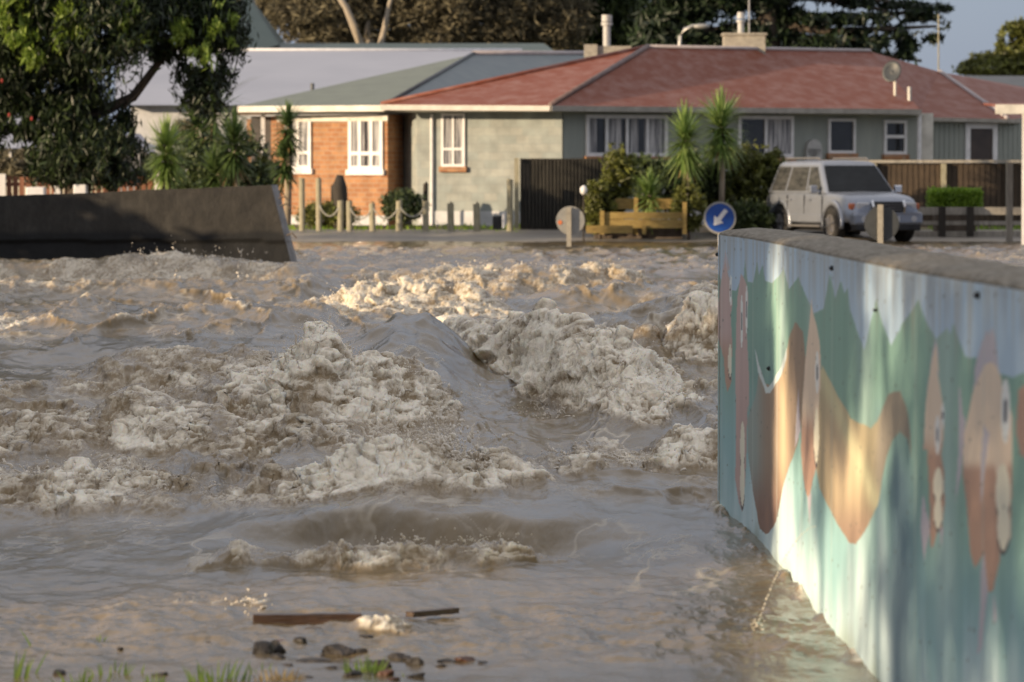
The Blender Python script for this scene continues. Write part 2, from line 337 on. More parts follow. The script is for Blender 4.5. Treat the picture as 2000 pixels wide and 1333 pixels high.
ridge([(350,1106,1088,.2),(480,1110,1084,.4),(620,1112,1082,.4),(760,1112,1070,.7),(860,1112,1086,.3),(960,1110,1072,.6),(1100,1100,1080,.2)], .30, .30, ff=1.1)
ridge([(690,1236,1218,.3),(720,1236,1206,.6),(780,1234,1199,.7),(830,1232,1207,.6),(870,1230,1218,.3)], .30, .22, ff=.9)
ridge([(1870,556,548,.3),(1950,558,530,.9),(2110,560,517,1)], 1.5, 1.5)
ridge([(150,1208,1200,.3),(420,1208,1198,.5),(490,1206,1192,.7),(540,1208,1203,.2)], .2, .3, ff=.8)
ridge([(900,1262,1240,.0),(1050,1262,1236,.2),(1200,1258,1232,.0),(1500,1262,1240,.1)], .6, .6, ff=.4)
# troughs
def dip(u, v, depth, ru, rv):
    global Hh
    y = D0(v); x = (u-1000)/FPX*y; Hh = Hh - depth*np.exp(-((wx-x)/ru)**2-((wy-y)/rv)**2)
dip(1020, 850, .14, .75, 2.2); dip(1230, 850, .08, .7, 1.5); dip(200, 640, .08, 1.4, 2.4); dip(700, 595, .08, 2, 2.2)
pu = sst(-1.35, -.75, wx)*(1-sst(.1, .65, wx)); yq = Y+.22*perlin(X*2.2, X*0+3, 57)+.08*perlin(X*6, X*0+3, 58)+.25*(X+.4)**2
Hh += pu*(.035*np.exp(-((yq-20.2)/1.0)**2) - .14*(1-sst(18.9, 19.6, yq))*sst(17.4, 18.8, yq))
dip(1000, 800, .10, .35, 1.5); dip(60, 700, .08, 1.2, 1.5)
# zones
vv = SV
smz = np.ones_like(X)
for (u_, v_, ru_, rv_) in ((880,762,190,52),(790,712,170,28),(700,745,150,34),(1040,850,230,36),(1280,870,160,30),(640,715,120,22),(150,700,260,26),(60,735,120,22),(1000,625,120,18),(1180,640,110,14),(450,700,120,16),(250,610,160,9),(1300,660,90,20),(500,1010,300,18),(1150,1010,260,22)):
    smz *= 1-.93*np.exp(-((SU-u_)/ru_)**2-((vv-v_)/rv_)**2)
act = smz*band(vv, 690, 1010, 30)*(1-.9*np.exp(-((SU-1000)/170)**2-((vv-800)/80)**2))*(1-.85*np.exp(-((SU-1250)/200)**2-((vv-870)/40)**2))
calm = sst(1070, 1140, vv)
lefty = 1-sst(650, 1100, SU)
sw = fbm(X*.8, Y*.22, 4, 11); chop = fbm(X*2.4+.5*sw, Y*.55, 5, 12); rip = fbm(X*6, Y*2.2, 4, 13)
Hh += sw*.06*(1-.55*calm) + chop*(.026+.050*act*(.4+.6*lefty))*(1-.45*calm) + rip*.006 + calm*(.013*fbm(X*2.6+.6*sw, Y*1.8, 5, 24) + .006*fbm(X*9+2*sw, Y*5.5, 4, 25))*(vv < 1400)
Hh += band(vv, 1185, 1300, 20)*(.020*fbm(X*3.6, Y*2.6+.5*X, 4, 26)+.010*rip)
rg = 1-np.abs(perlin(X*.75+.35*chop, Y*.26+.25*sw, 16))*2.6; rg2 = 1-np.abs(perlin(X*1.7+.3*chop, Y*.55, 18))*2.4
mid = smz*band(vv, 560, 985, 30)
Hh += mid*(.065*np.clip(rg, -.2, 1)**2*np.sign(rg) + .035*np.clip(rg2, 0, 1)**2)*(.45+.55*sst(.0, .25, np.abs(X-.35)+0*X))
Fm = np.maximum(Fm, mid*(.42*sst(.80, 1.05, rg+.25*chop)+.22*sst(.85, 1.1, rg2+.3*chop)))
Fm = np.maximum(Fm, Az*(1-sst(50, 62, Y)*.3)*(SV < 700)*.5*sst(-.3, .3, fbm(wx*3, wy*.8, 4, 99)))
far = sst(62, 68, Y)*(1-.7*sst(82, 93, Y))
bl = 1-np.abs(fbm(X*.55+3, Y*.22, 4, 21))*3.2
Hh += far*np.clip(bl, -.3, 1)*.07 + far*chop*.03
Fm = np.maximum(Fm, far*sst(.72, 1.1, bl + .6*chop)*.55)
Fm = np.where(vv < 1050, Fm*np.clip(.86+1.0*fbm(wx*1.3, wy*.33, 4, 46), .15, 1.1), Fm)
tb = act*(.25+.75*lefty)
w1 = 1-np.sqrt(worley(wx*2.2, wy*.4, 31))
st = fbm(wx*1.5+.1*wy, wy*.42, 6, 41)
Fm = np.maximum(Fm, tb*sst(.02, .45, st + .35*(w1-.5))*.62)
Fm = np.maximum(Fm, .3*sst(.25, .5, fbm(X*1.3, Y*.5, 5, 42))*band(vv, 560, 1120, 40))
edge = fbm(X*5, Y*1.1, 5, 61)
wdx = np.interp(Y, [3,7,9,10.6,11.4,12.2,13.5,15.3,16.9,18.8,20.0], [1.92,1.50,1.35,1.275,1.235,1.185,1.15,1.108,1.09,1.045,.955])-X
wl = np.exp(-(np.clip(wdx, 0, 9)/.07)**2)*(Y < 20.4)*(Y > 7)
Hh += wl*(.006+.014*edge); Fm = np.maximum(Fm, np.exp(-(np.clip(wdx, 0, 9)/.05)**2)*(Y < 20.4)*(Y > 7)*sst(-.15, .3, edge)*.55)
Fm = np.clip(Fm*(1+.5*edge) + .35*edge*(Fm > .05)*(1-np.abs(2*Fm-1)), 0, 1)
lumpy = np.clip(np.sqrt(Fm) + .45*tb, 0, 1)
# normals of the smooth base surface, lumps pushed out along them
dHx = np.gradient(Hh, axis=1)/np.gradient(X, axis=1); dHy = (np.gradient(Hh, axis=0))/np.gradient(Y, axis=0)
dHx = np.clip(dHx, -1.6, 1.6); dHy = np.clip(dHy, -1.6, 1.6); nl = np.sqrt(1+dHx**2+dHy**2)
A1 = X + .06*perlin(X*6, Y*1.5+Hh*6, 90) + .02*perlin(X*19, Y*4+Hh*17, 92); A2 = Y*.17 + 1.25*Hh + .05*perlin(X*7, Y*1.4, 91)
near_ = 1-.72*sst(1150, 1185, vv); A1 = A1*(.70+.30*sst(900, 1050, SU)*band(vv, 640, 860, 20))
def puff(fx, fy, s): return 1-np.clip(worley(A1*fx, A2*fy, s), 0, 1)
b1 = puff(4.1, 4.8, 71); b2 = puff(9.5, 11, 72); b3 = puff(21, 24, 73); b4 = 1-np.abs(fbm(A1*8+.6*b1, A2*9+.5*b2+A1*1.6, 6, 74, gain=.58))*3.2
rag = np.clip(fbm(A1*9, A2*6, 3, 75)*1.6, 0, 1)**1.3
fil = np.clip(1-np.abs(perlin(A1*24, A2*14, 76))*5, 0, 1)*np.clip(perlin(A1*5, A2*5, 77)+.35, 0, 1)
nearf = 1-sst(50, 64, Y)*.35
fq = np.clip(sst(.05, .6, Fm)*1.0+.12*tb, 0, 1)
disp = near_*nearf*(lumpy*.046*(b1-.6) + fq*(.012*(b2-.5) + .004*b3 + .019*np.clip(b4, -.8, 1))) + near_*Fm*nearf*(rag*.085 + fil*.036)
Hb = Hh.copy()
Hh = Hh + disp/nl*(1.0) ; thx = -dHx/nl*disp; thy = -dHy/nl*disp
fade = (1-sst(92, 99, Y)*.8)*(1-.5*sst(1250, 1330, vv)); Hh *= fade
Hh -= .04*sst(98.5, 101, Y)
nrx = len(ts); nry = len(ds)
Xd = X + thx*1.2 + lumpy*.012*perlin(A1*17, A2*14, 82)
Yd = Y + thy*1.2
big = sst(-.35, .45, fbm(A1*1.7, A2*2.6, 4, 78))
crease = .20*b1**3 + .20*b2**4 + .20*b3**4 + .62*np.clip(b4, 0, 1)**1.5 + .45*fil  # foam cover, with crease shade and lump highlights put into its colour
foamcol = sst(.16, .78, Fm*(.02+.30*big+.85*crease))
foamcol *= 1-.5*sst(40, 52, Y)
thin = tb*sst(.10, .30, st)*(1-sst(.30, .52, st))
ln = sst(.62, 1, 1-np.abs(fbm(X*1.5+.5*sw, Y*.5-X*.35, 4, 101))*7)*sst(.0, .3, fbm(X*.7, Y*.25, 3, 102))
ln2 = sst(.6, 1, 1-np.abs(fbm(X*3.1, Y*1.1+chop, 4, 103))*7)*sst(.02, .3, fbm(X*1.1+4, Y*.4, 3, 104))
foamcol = np.maximum(foamcol, np.clip(.55*ln+.40*ln2, 0, .6)*band(vv, 560, 1160, 40)*(1-.7*pu*band(vv, 1020, 1100, 10))*(.5+.5*b3)*(.6+.4*(1-smz)+.0*smz))
foamcol = np.clip(np.maximum(foamcol, thin*.45*np.clip(b4+.2, 0, 1)), 0, 1)
aer = np.clip(sst(.0, .6, Fm*.8 + .20*tb*(b1*b2) + .2*(st > 0)*tb), 0, 1)
def water_material():
    m, nt, bs, N, L = nodes('muddy_flood_water')
    at = N('ShaderNodeAttribute'); at.attribute_name = 'foam'; sp = N('ShaderNodeSeparateColor'); L(at.outputs['Color'], sp.inputs[0])
    tc = N('ShaderNodeTexCoord'); mp = N('ShaderNodeMapping'); mp.inputs['Scale'].default_value = (1, .2, 1.1); L(tc.outputs['Object'], mp.inputs[0])
    n1 = N('ShaderNodeTexNoise'); n1.inputs['Scale'].default_value = 26; n1.inputs['Distortion'].default_value = .8; n1.inputs['Detail'].default_value = 6; n1.inputs['Roughness'].default_value = .7; L(mp.outputs[0], n1.inputs[0])
    n2 = N('ShaderNodeTexNoise'); n2.inputs['Scale'].default_value = 1.2; n2.inputs['Detail'].default_value = 7; L(mp.outputs[0], n2.inputs[0])
    # foam made lacy by fine noise
    a = N('ShaderNodeMath'); a.operation = 'MULTIPLY_ADD'; a.inputs[1].default_value = 1.9; a.inputs[2].default_value = -.97; L(n1.outputs[0], a.inputs[0])
    b = N('ShaderNodeMath'); b.operation = 'ADD'; b.use_clamp = True; L(sp.outputs[0], b.inputs[0])
    c = N('ShaderNodeMath'); c.operation = 'MULTIPLY'; L(a.outputs[0], c.inputs[0]); L(sp.outputs[1], c.inputs[1]); L(c.outputs[0], b.inputs[1])
    mud = ramp(N, [(.35, (.118,.087,.047)), (.65, (.20,.148,.083))]); L(n2.outputs[0], mud.inputs[0])
    m1 = N('ShaderNodeMix'); m1.data_type = 'RGBA'; m1.inputs[7].default_value = (.27,.20,.118,1); L(mud.outputs[0], m1.inputs[6]); L(sp.outputs[1], m1.inputs[0])
    m2 = N('ShaderNodeMix'); m2.data_type = 'RGBA'; m2.inputs[7].default_value = (.90,.82,.68,1); L(m1.outputs[2], m2.inputs[6]); L(b.outputs[0], m2.inputs[0])
    L(m2.outputs[2], bs.inputs['Base Color'])
    rr = N('ShaderNodeMapRange'); rr.inputs['To Min'].default_value = .15; rr.inputs['To Max'].default_value = .6; L(b.outputs[0], rr.inputs[0]); L(rr.outputs[0], bs.inputs['Roughness'])
    bs.inputs['IOR'].default_value = 1.33; bs.inputs['Subsurface Radius'].default_value = (.06, .045, .03); bs.inputs['Subsurface Scale'].default_value = 1.0; ssm = N('ShaderNodeMath'); ssm.operation = 'MULTIPLY'; ssm.inputs[1].default_value = .7; L(b.outputs[0], ssm.inputs[0]); L(ssm.outputs[0], bs.inputs['Subsurface Weight']); bs.inputs['Specular IOR Level'].default_value = .16
    b1 = N('ShaderNodeBump'); b1.inputs['Distance'].default_value = .007; b1.inputs['Strength'].default_value = .9
    n3 = N('ShaderNodeTexNoise'); n3.inputs['Scale'].default_value = 11; n3.inputs['Detail'].default_value = 7; n3.inputs['Roughness'].default_value = .65; n3.inputs['Distortion'].default_value = .6
    mp3 = N('ShaderNodeMapping'); mp3.inputs['Scale'].default_value = (1, .22, .8); L(tc.outputs['Object'], mp3.inputs[0]); L(mp3.outputs[0], n3.inputs[0])
    L(n3.outputs[0], b1.inputs['Height'])
    b2 = N('ShaderNodeBump'); b2.inputs['Distance'].default_value = .02; L(sp.outputs[1], b2.inputs['Strength']); L(n1.outputs[0], b2.inputs['Height']); L(b1.outputs[0], b2.inputs['Normal'])
    L(b2.outputs[0], bs.inputs['Normal'])
    return m
def add_attr(o, name, rgb):
    at = o.data.color_attributes.new(name, 'FLOAT_COLOR', 'POINT'); a = np.ones((len(rgb), 4), np.float32); a[:, :rgb.shape[1]] = rgb; at.data.foreach_set('color', a.ravel())
wat = raw('flood_water', np.stack([Xd, Yd, Hh], -1).reshape(-1, 3), gridfaces(nrx, nry), water_material(), smooth=True, origin=(0,0,0))
add_attr(wat, 'foam', np.stack([foamcol, aer], -1).reshape(-1, 2)); tag(wat, kind='structure')
def water_z(u, v):
    y = D0(v); i = min(np.searchsorted(ds, y), len(ds)-1); j = min(np.searchsorted(ts, (u-1000)/FPX), len(ts)-1)
    return (float(Xd[i, j]), float(Yd[i, j]), float(Hh[i, j]))

# spray thrown up by the breakers
ico_v = np.array([(0,0,1),(.89,0,.45),(.28,.85,.45),(-.72,.53,.45),(-.72,-.53,.45),(.28,-.85,.45),(.72,.53,-.45),(-.28,.85,-.45),(-.89,0,-.45),(-.28,-.85,-.45),(.72,-.53,-.45),(0,0,-1)], np.float32)
ico_f = np.array([(0,1,2),(0,2,3),(0,3,4),(0,4,5),(0,5,1),(1,6,2),(2,7,3),(3,8,4),(4,9,5),(5,10,1),(6,7,2),(7,8,3),(8,9,4),(9,10,5),(10,6,1),(11,7,6),(11,8,7),(11,9,8),(11,10,9),(11,6,10)], np.int32)
drops = []
def jets(u0, u1, v, n, hmax, fall=.3, rmax=.0075, lean=.0):
    for _ in range(n):
        u = rnd.uniform(u0, u1); x, y, z = water_z(u, v + rnd.uniform(-12, 12))
        vz = math.sqrt(2*9.8*hmax*rnd.random()**1.6+.02); vx = rnd.gauss(lean, .5); vy = rnd.gauss(0, .5)
        T_ = 2*vz/9.8*rnd.uniform(.5, 1); t = T_*rnd.uniform(0, .5); m = rnd.randint(5, 22); r0 = rmax*rnd.uniform(.3, 1)
        z += .0
        for k in range(m):
            tt = t + k*.0038; r = r0*(1-.75*k/m)*rnd.uniform(.6, 1.1)
            drops.append((x+vx*tt+rnd.gauss(0,.003), y+vy*tt, z+vz*tt-4.9*tt*tt, r))
    for _ in range(n*2):
        u = rnd.uniform(u0-15, u1+15); x, y, z = water_z(u, v + rnd.uniform(-10, 10))
        drops.append((x+rnd.gauss(0,.04), y+rnd.gauss(0,.1), z+abs(rnd.gauss(0, hmax*.55)), rmax*rnd.uniform(.2,.6)))
jets(500, 700, 805, 130, .14); jets(700, 880, 812, 50, .10); jets(1010, 1330, 790, 110, .08); jets(1180, 1340, 800, 60, .10)
jets(700, 960, 955, 150, .14); jets(840, 900, 950, 60, .24, rmax=.014); jets(240, 350, 800, 40, .12); jets(1310, 1460, 690, 60, .12)
jets(250, 420, 545, 45, .25, rmax=.016); jets(440, 500, 545, 12, .25, rmax=.016); jets(860, 1240, 565, 90, .12, rmax=.012); jets(640, 960, 608, 90, .10, rmax=.011)
jets(1080, 1390, 925, 70, .05); jets(480, 520, 1195, 6, .06); jets(700, 1000, 1100, 40, .05, rmax=.007); jets(0, 420, 960, 70, .06)
dr = np.array(drops, np.float32)
Vd = (dr[:, None, :3] + ico_v[None]*dr[:, 3:4, None]*np.array([1,1,1.5], np.float32)).reshape(-1, 3)
Fd = (ico_f[None] + (np.arange(len(dr), dtype=np.int32)*12)[:, None, None]).reshape(-1, 3)
mspray = mat('spray_droplets', (.62,.55,.46), (.8,.74,.65), .25, 3)
tag(raw('water_spray', Vd, Fd, mspray, smooth=True, origin=(0,0,0)), 'fine droplets thrown up above the breaking brown waves', 'water spray', kind='stuff')

# ------------------------------------------------------------------ mural floodwall
WP = [(-3.0, 2.6), (3.0, 1.92), (7.0, 1.50), (9.0, 1.35), (10.6, 1.275), (11.4, 1.235), (12.2, 1.185), (13.5, 1.15), (15.3, 1.108), (16.9, 1.09), (18.8, 1.045), (20.0, .955)]
wy_ = np.array([p[0] for p in WP]); wx_ = np.array([p[1] for p in WP]); WTOP = 1.323
def wall_x(D):
    k = np.array([-.5, -.25, 0, .25, .5]); return sum(np.interp(np.minimum(D+q_, 20.0), wy_, wx_) for q_ in k)/5
def c6(*p): return [(1370+x/3.175, 430+y/3.175) for x, y in p]
def c7(*p): return [(1370+x/2.106, 700+y/2.106) for x, y in p]
def inside(U, Vv, poly):
    r = np.zeros(U.shape, bool); n = len(poly)
    for i in range(n):
        x1, y1 = poly[i]; x2, y2 = poly[(i+1) % n]
        if y1 == y2: continue
        c = ((y1 > Vv) != (y2 > Vv)); r ^= c & (U < (x2-x1)*(Vv-y1)/(y2-y1)+x1)
    return r
def mural_wall():
    Dn = np.concatenate([np.linspace(-3, 8, 60)[:-1], 8*np.exp(np.linspace(0, math.log(20/8.), 760))])
    zs = np.linspace(-.75, WTOP-.02, 520)
    DD, ZZ = np.meshgrid(Dn, zs)
    XX = wall_x(DD)
    rel = .0022*perlin(DD*2.1, ZZ*.02, 5) + .0018*perlin(DD*6, ZZ*.04, 6) + .0009*perlin(DD*21, ZZ*.3, 7)
    XX = XX + rel
    # mural layout coordinates (u along the wall, v down the wall)
    U = 1000 + FPX*wall_x(DD)/DD; Vv = HOR + FPX*(EYE-ZZ)/DD
    U = np.where(DD < 8, 3000., U)
    mp = np.where(U > 2020, 1990 - np.mod(U-2020, 420), U)
    colr = np.zeros(U.shape+(3,), np.float32)
    def C(*c): return np.array(c, np.float32)
    sky_ = C(.36,.47,.60); colr[:] = sky_
    n_ = fbm(DD*3, ZZ*1.2, 4, 9)
    frac = (WTOP-ZZ)/1.4          # 0 top, ~1 water
    green = c6((0,380),(90,380),(110,330),(140,430),(215,440),(240,380),(260,385),(270,250),(290,380),(320,390),(345,255),(360,340),(378,275),(395,380),(440,390),(480,350),(510,300),(545,430),(600,350),(640,450),(700,580),(760,550),(797,335),(830,485),(865,375),(885,455),(905,420),(925,560),(1010,810),(1050,640),(1085,490),(1110,600),(1180,780),(1250,640),(1300,570),(1345,490),(1390,620),(1455,740),(1525,670),(1545,710),(1565,640),(1640,850),(1720,860),(1850,950),(1930,980),(2200,860),(2200,9000),(0,9000))
    g = inside(mp, Vv, green)
    gc = C(.16,.29,.23)*(1+.0*n_[..., None]); tl = sst(.35, .75, frac+.12*n_)[..., None]
    gc = gc*(1-tl) + C(.21,.37,.38)*tl
    pb = sst(.62, .98, frac+.25*n_ + .10*np.sin(U*.03))[..., None]; gc = gc*(1-pb) + C(.48,.58,.60)*pb
    dk = (np.exp(-((mp-1762)/26)**2)*sst(.28,.5,frac)*(1-sst(.9,1.1,frac)) + np.exp(-((mp-1716)/9)**2)*sst(.25,.4,frac)*.7)[..., None]; dk = np.clip(dk, 0, .9)
    gc = gc*(1-dk) + C(.075,.13,.17)*dk
    dk2 = (np.exp(-((mp-1500)/38)**2)*sst(.25,.45,frac)*(1-sst(.55,.7,frac)))[..., None]*.45; gc = gc*(1-dk2)+C(.06,.14,.15)*dk2
    # light airbrushed patches, some of them sunlit wall ripples put into the paint
    for (uu, wd, a) in ((1528, 7, .4), (1583, 6, .25), (1690, 14, .25), (1850, 22, .3)):
        k = (np.exp(-((mp-uu)/wd)**2)*a)[..., None]; gc = gc*(1-k)+C(.55,.66,.62)*k
    colr[g] = gc[g]
    def paint(poly, c, c2=None, v0=0, v1=1, soft=None):
        k = inside(mp, Vv, poly)
        if c2 is None: colr[k] = C(*c)
        else:
            t = sst(v0, v1, Vv)[..., None]; colr[k] = (C(*c)*(1-t)+C(*c2)*t)[k]
    # the two sweeping brown and orange hills
    h1 = c7((225,150),(240,40),(262,105),(290,112),(345,20),(360,-80),(385,-150),(418,-110),(430,0),(425,200),(400,340),(340,520),(310,680),(285,712),(270,728),(243,705),(215,560),(195,400),(192,250))
    k = inside(mp, Vv, h1); g1 = np.exp(-((mp-1531)/9)**2)[..., None]; d1 = sst(880, 1010, Vv)[..., None]; l1 = (1-sst(1472, 1500, mp))[..., None]
    c_ = C(.24,.155,.105)*(1-g1)+C(.52,.34,.19)*g1; c_ = c_*(1-l1)+C(.22,.25,.22)*l1; c_ = c_*(1-d1)+C(.17,.085,.06)*d1; colr[k] = c_[k]
    for pl in (c6((330,790),(350,860),(395,1010),(410,1040),(440,1010),(500,900),(530,790),(532,850),(500,960),(430,1075),(400,1075),(350,930)),):
        k = inside(mp, Vv, pl); colr[k] = C(.56,.60,.58)
    h2 = c7((500,30),(560,150),(620,250),(670,275),(700,290),(725,260),(740,225),(770,150),(790,140),(820,135),(845,200),(860,300),(867,410),(850,335),(820,302),(790,335),(765,410),(750,480),(730,600),(690,690),(640,768),(610,762),(560,680),(520,600),(490,540),(475,450),(478,250),(488,60))
    k = inside(mp, Vv, h2); cen = np.exp(-((mp-(1640+.06*(Vv-850)))/34)**2-((Vv-890)/110)**2)[..., None]; dn = sst(930, 1045, Vv)[..., None]; rt = sst(1698, 1722, mp + .06*(Vv-880))[..., None]
    c_ = C(.36,.27,.15)*(1-cen)+C(.54,.36,.21)*cen; c_ = c_*(1-rt)+C(.17,.135,.105)*rt; c_ = c_*(1-dn)+C(.24,.14,.095)*dn
    yl = np.exp(-((mp-1603-(Vv-720)*.42)/14)**2)[..., None]*.6; c_ = c_*(1-yl)+C(.62,.55,.30)*yl; colr[k] = c_[k]
    pch = (.72,.52,.38); brn = (.40,.21,.145); lav = (.45,.38,.42); crm = (.78,.67,.50); dim = (.47,.30,.27)
    def char(body, c, c2, v0, v1, hair=None, eyes=(), lips=()):
        if hair: paint(hair, lav)
        paint(body, c, c2, v0, v1)
        for (cx, cy, rx, ry, cc) in list(eyes)+list(lips):
            k = ((mp-cx)/rx)**2+((Vv-cy)/ry)**2 < 1; colr[k] = C(*cc)
            if cc == crm:
                r_ = ((mp-cx)/rx)**2+((Vv-cy)/ry)**2; k = (r_ < 1.15) & (r_ > .80) & (Vv > cy+ry*.45); colr[k] = C(.05,.04,.04)
            elif cc == (.82,.82,.80):
                k = ((mp-cx)/(rx*.42))**2+((Vv-cy)/(ry*.4))**2 < 1; colr[k] = C(.05,.05,.07)
    wht = (.82,.82,.80)
    char(c6((150,250),(165,330),(182,400),(190,520),(180,600),(190,760),(185,1000),(165,1070),(150,1000),(140,850),(92,690),(100,560),(120,400),(135,330)), dim, brn, 640, 700, c6((150,180),(175,300),(120,400)), [(1427, 568, 2.2, 30, wht)], [(1426, 707, 3.2, 34, crm)])
    char(c6((245,330),(270,370),(290,420),(292,520),(282,620),(290,800),(300,1000),(296,1200))+c7((192,200),(188,420),(180,560),(170,632),(156,600),(140,500),(143,250))+c6((210,1000),(213,700),(222,480)), dim, (.42,.25,.22), 640, 900, None, [(1449, 628, 2.6, 52, wht), (1459, 605, 2.4, 48, wht)], [(1451, 872, 5, 48, crm), (1451, 945, 5, 50, crm)])
    char(c6((683,480),(690,560),(715,650),(735,750),(742,900),(738,1100))+c7((487,110),(486,260),(478,440),(462,500),(448,560),(440,575),(430,545),(418,470),(412,380),(415,200),(428,20)), pch, brn, 790, 850, c7((437,560),(447,690),(455,560)), [(1597, 728, 4.2, 42, wht)], [(1596, 855, 5, 58, crm)])
    paint(c7((400,120),(410,300),(385,370),(392,200)), lav)
    char(c6((1455,760),(1465,850),(1478,950))+c7((968,40),(983,110),(1003,230),(1000,330),(990,400),(1003,470),(1005,600),(995,700),(970,720),(955,782),(945,775),(940,560),(932,380),(916,375),(924,200),(940,60),(950,0)), pch, brn, 840, 900, c6((1430,830),(1450,735),(1475,830),(1470,1000),(1400,1080)), [(1832, 850, 6, 40, wht), (1843, 812, 3, 26, wht)], [(1834, 950, 10.5, 36, crm), (1834, 1005, 9, 34, crm)])
    paint(c7((915,560),(905,700),(920,835),(945,700)), lav); paint(c7((985,700),(993,785),(1000,700)), lav)
    paint(c7((1065,90),(1078,230),(1090,260),(1072,480),(1050,600),(1062,400)), lav)
    char(c6((1750,900),(1800,880),(1840,920),(1870,1000))+c7((1237,110),(1250,130),(1282,240),(1282,560),(1278,750),(1246,800),(1228,700),(1235,830),(1215,910),(1205,960),(1185,966),(1172,940),(1165,800),(1130,868),(1112,800),(1095,600),(1080,480),(1083,320),(1105,210),(1125,120)), pch, brn, 895, 925, c6((1690,1100),(1700,900),(1735,760),(1770,680),(1785,720),(1800,660),(1822,720),(1850,960)), [(1966, 803, 9, 64, wht)], [(1957, 905, 12, 38, pch), (1961, 965, 15, 58, crm), (1963, 1032, 13, 50, crm)])
    k = inside(mp, Vv, c7((1158,270),(1185,310),(1165,480),(1150,610),(1150,420))); colr[k] = C(*lav)
    paint(c7((1165,800),(1182,960),(1155,1200),(1140,1225),(1150,1000),(1152,850)), lav); paint(c7((1205,960),(1222,1080),(1205,1100)), lav)
    paint(c7((1310,130),(1345,100),(1345,420),(1318,400),(1300,300)), brn)
    # weathering that belongs to the wall: formwork seams, drips from the cap, algae at the water line
    sm = np.abs(np.mod(DD+.35, 1.22)-.61) < .006; colr[sm] = colr[sm]*.5+C(.5,.5,.42)*.5
    vst = 1+.07*perlin(DD*9, ZZ*.25, 15)+.06*perlin(DD*30, ZZ*.5, 16)+.04*n_; colr *= vst[..., None]
    drip = sst(.0, .16+.22*np.clip(perlin(DD*5, ZZ*0, 17), 0, 1), .15+.15*perlin(DD*14, ZZ*.2, 18)-frac)[..., None]*.5
    colr[:] = colr*(1-drip)+C(.27,.23,.17)*drip
    wet = sst(-.02, .14, -ZZ+.06+.16*fbm(DD*1.5, ZZ*1.2, 3, 19))[..., None]*.7; colr[:] = colr*(1-wet)+C(.17,.20,.14)*wet
    mould = sst(.25, .6, fbm(DD*2.0+5, ZZ*.9, 4, 20)-.15*(1-frac))[..., None]*.5*sst(.45,.8,frac)[..., None]; colr[:] = colr*(1-mould)+C(.20,.22,.17)*mould
    spk = worley(DD*5, ZZ*6, 23) < .0012; colr[spk] = C(.06,.06,.05)
    m, nt, bs, N, L = nodes('painted_mural_concrete'); a = N('ShaderNodeAttribute'); a.attribute_name = 'paint'; L(a.outputs['Color'], bs.inputs['Base Color']); bs.inputs['Roughness'].default_value = .62
    tc = N('ShaderNodeTexCoord'); nz = N('ShaderNodeTexNoise'); nz.inputs['Scale'].default_value = 30; nz.inputs['Detail'].default_value = 5; L(tc.outputs['Object'], nz.inputs[0])
    bp = N('ShaderNodeBump'); bp.inputs['Distance'].default_value = .0015; L(nz.outputs[0], bp.inputs['Height']); L(bp.outputs[0], bs.inputs['Normal'])
    root = thing('mural_wall', 'curving concrete flood wall painted with a mural of hills and pink cartoon faces', 'wall', (1.1, 15, 0))
    V = np.stack([XX, DD, ZZ], -1).reshape(-1, 3); f = gridfaces(len(Dn), len(zs))[:, ::-1].copy()
    o = raw('painted_face', V, f, m, root, smooth=True); colr = np.clip(colr, 0, 1)**.76; gm = colr.mean(2, keepdims=True); colr = (gm+(colr-gm)*1.05)*np.array([1.12,1.22,1.29]); add_attr(o, 'paint', np.clip(colr, 0, 1).reshape(-1, 3))
    # core and weathered cap
    Dc = np.concatenate([np.linspace(-3, 8, 12)[:-1], np.linspace(8, 20, 300)])
    xa = np.interp(Dc, Dn, XX[-1]); nrm = .34
    lip = .012*perlin(Dc*6, Dc*0, 31)+.008*perlin(Dc*22, Dc*0, 32)
    vs = []; prof = [(0, -.04), (.006, -.012), (.03, .0), (.17, .012), (.31, .0), (.34, -.03), (.34, -2.05)]
    for i, D in enumerate(Dc):
        for (o_, z_) in prof:
            zz = WTOP+z_ + (lip[i]*.6 if -.03 < z_ else 0); vs.append((xa[i]+.003*(o_ == 0)*0 + o_ + (lip[i]*.4 if o_ < .04 and o_ > 0 else 0), D, zz))
    n = len(prof); fs = [(i*n+k, (i+1)*n+k, (i+1)*n+k+1, i*n+k+1) for i in range(len(Dc)-1) for k in range(n-1)]
    last = (len(Dc)-1)*n
    mc = mat('weathered_wall_cap', (.13,.11,.08), (.33,.30,.25), .85, 3.0, (10,5,8), bump=.004, bscale=40, contrast=(.32,.72))
    raw('cap', vs, fs, mc, root, smooth=False)
    # end face
    xe = float(XX[-1, -1]); mb = MB(); mb.box(xe+.002, xe+.338, 19.9, 20.004, -.75, WTOP-.015); mb.build('end_face', M['conc'], root)
    for (u, v) in ((1400, 497), (1627, 524), (1504, 720), (1912, 577), (1714, 606)):
        Dd = Dn[np.argmin(np.abs(U[0]-u))]; z = EYE-(v-HOR)/FPX*Dd; x = float(wall_x(np.array([Dd]))[0])
        b = MB(); b.tube([(x+.01, Dd, z), (x-.010, Dd, z)], .009 if v != 606 else .005, 8); b.tube([(x-.01, Dd, z), (x-.014, Dd, z)], .004, 6); b.build('bolt', M['black'], root)
    return root
mural_wall()
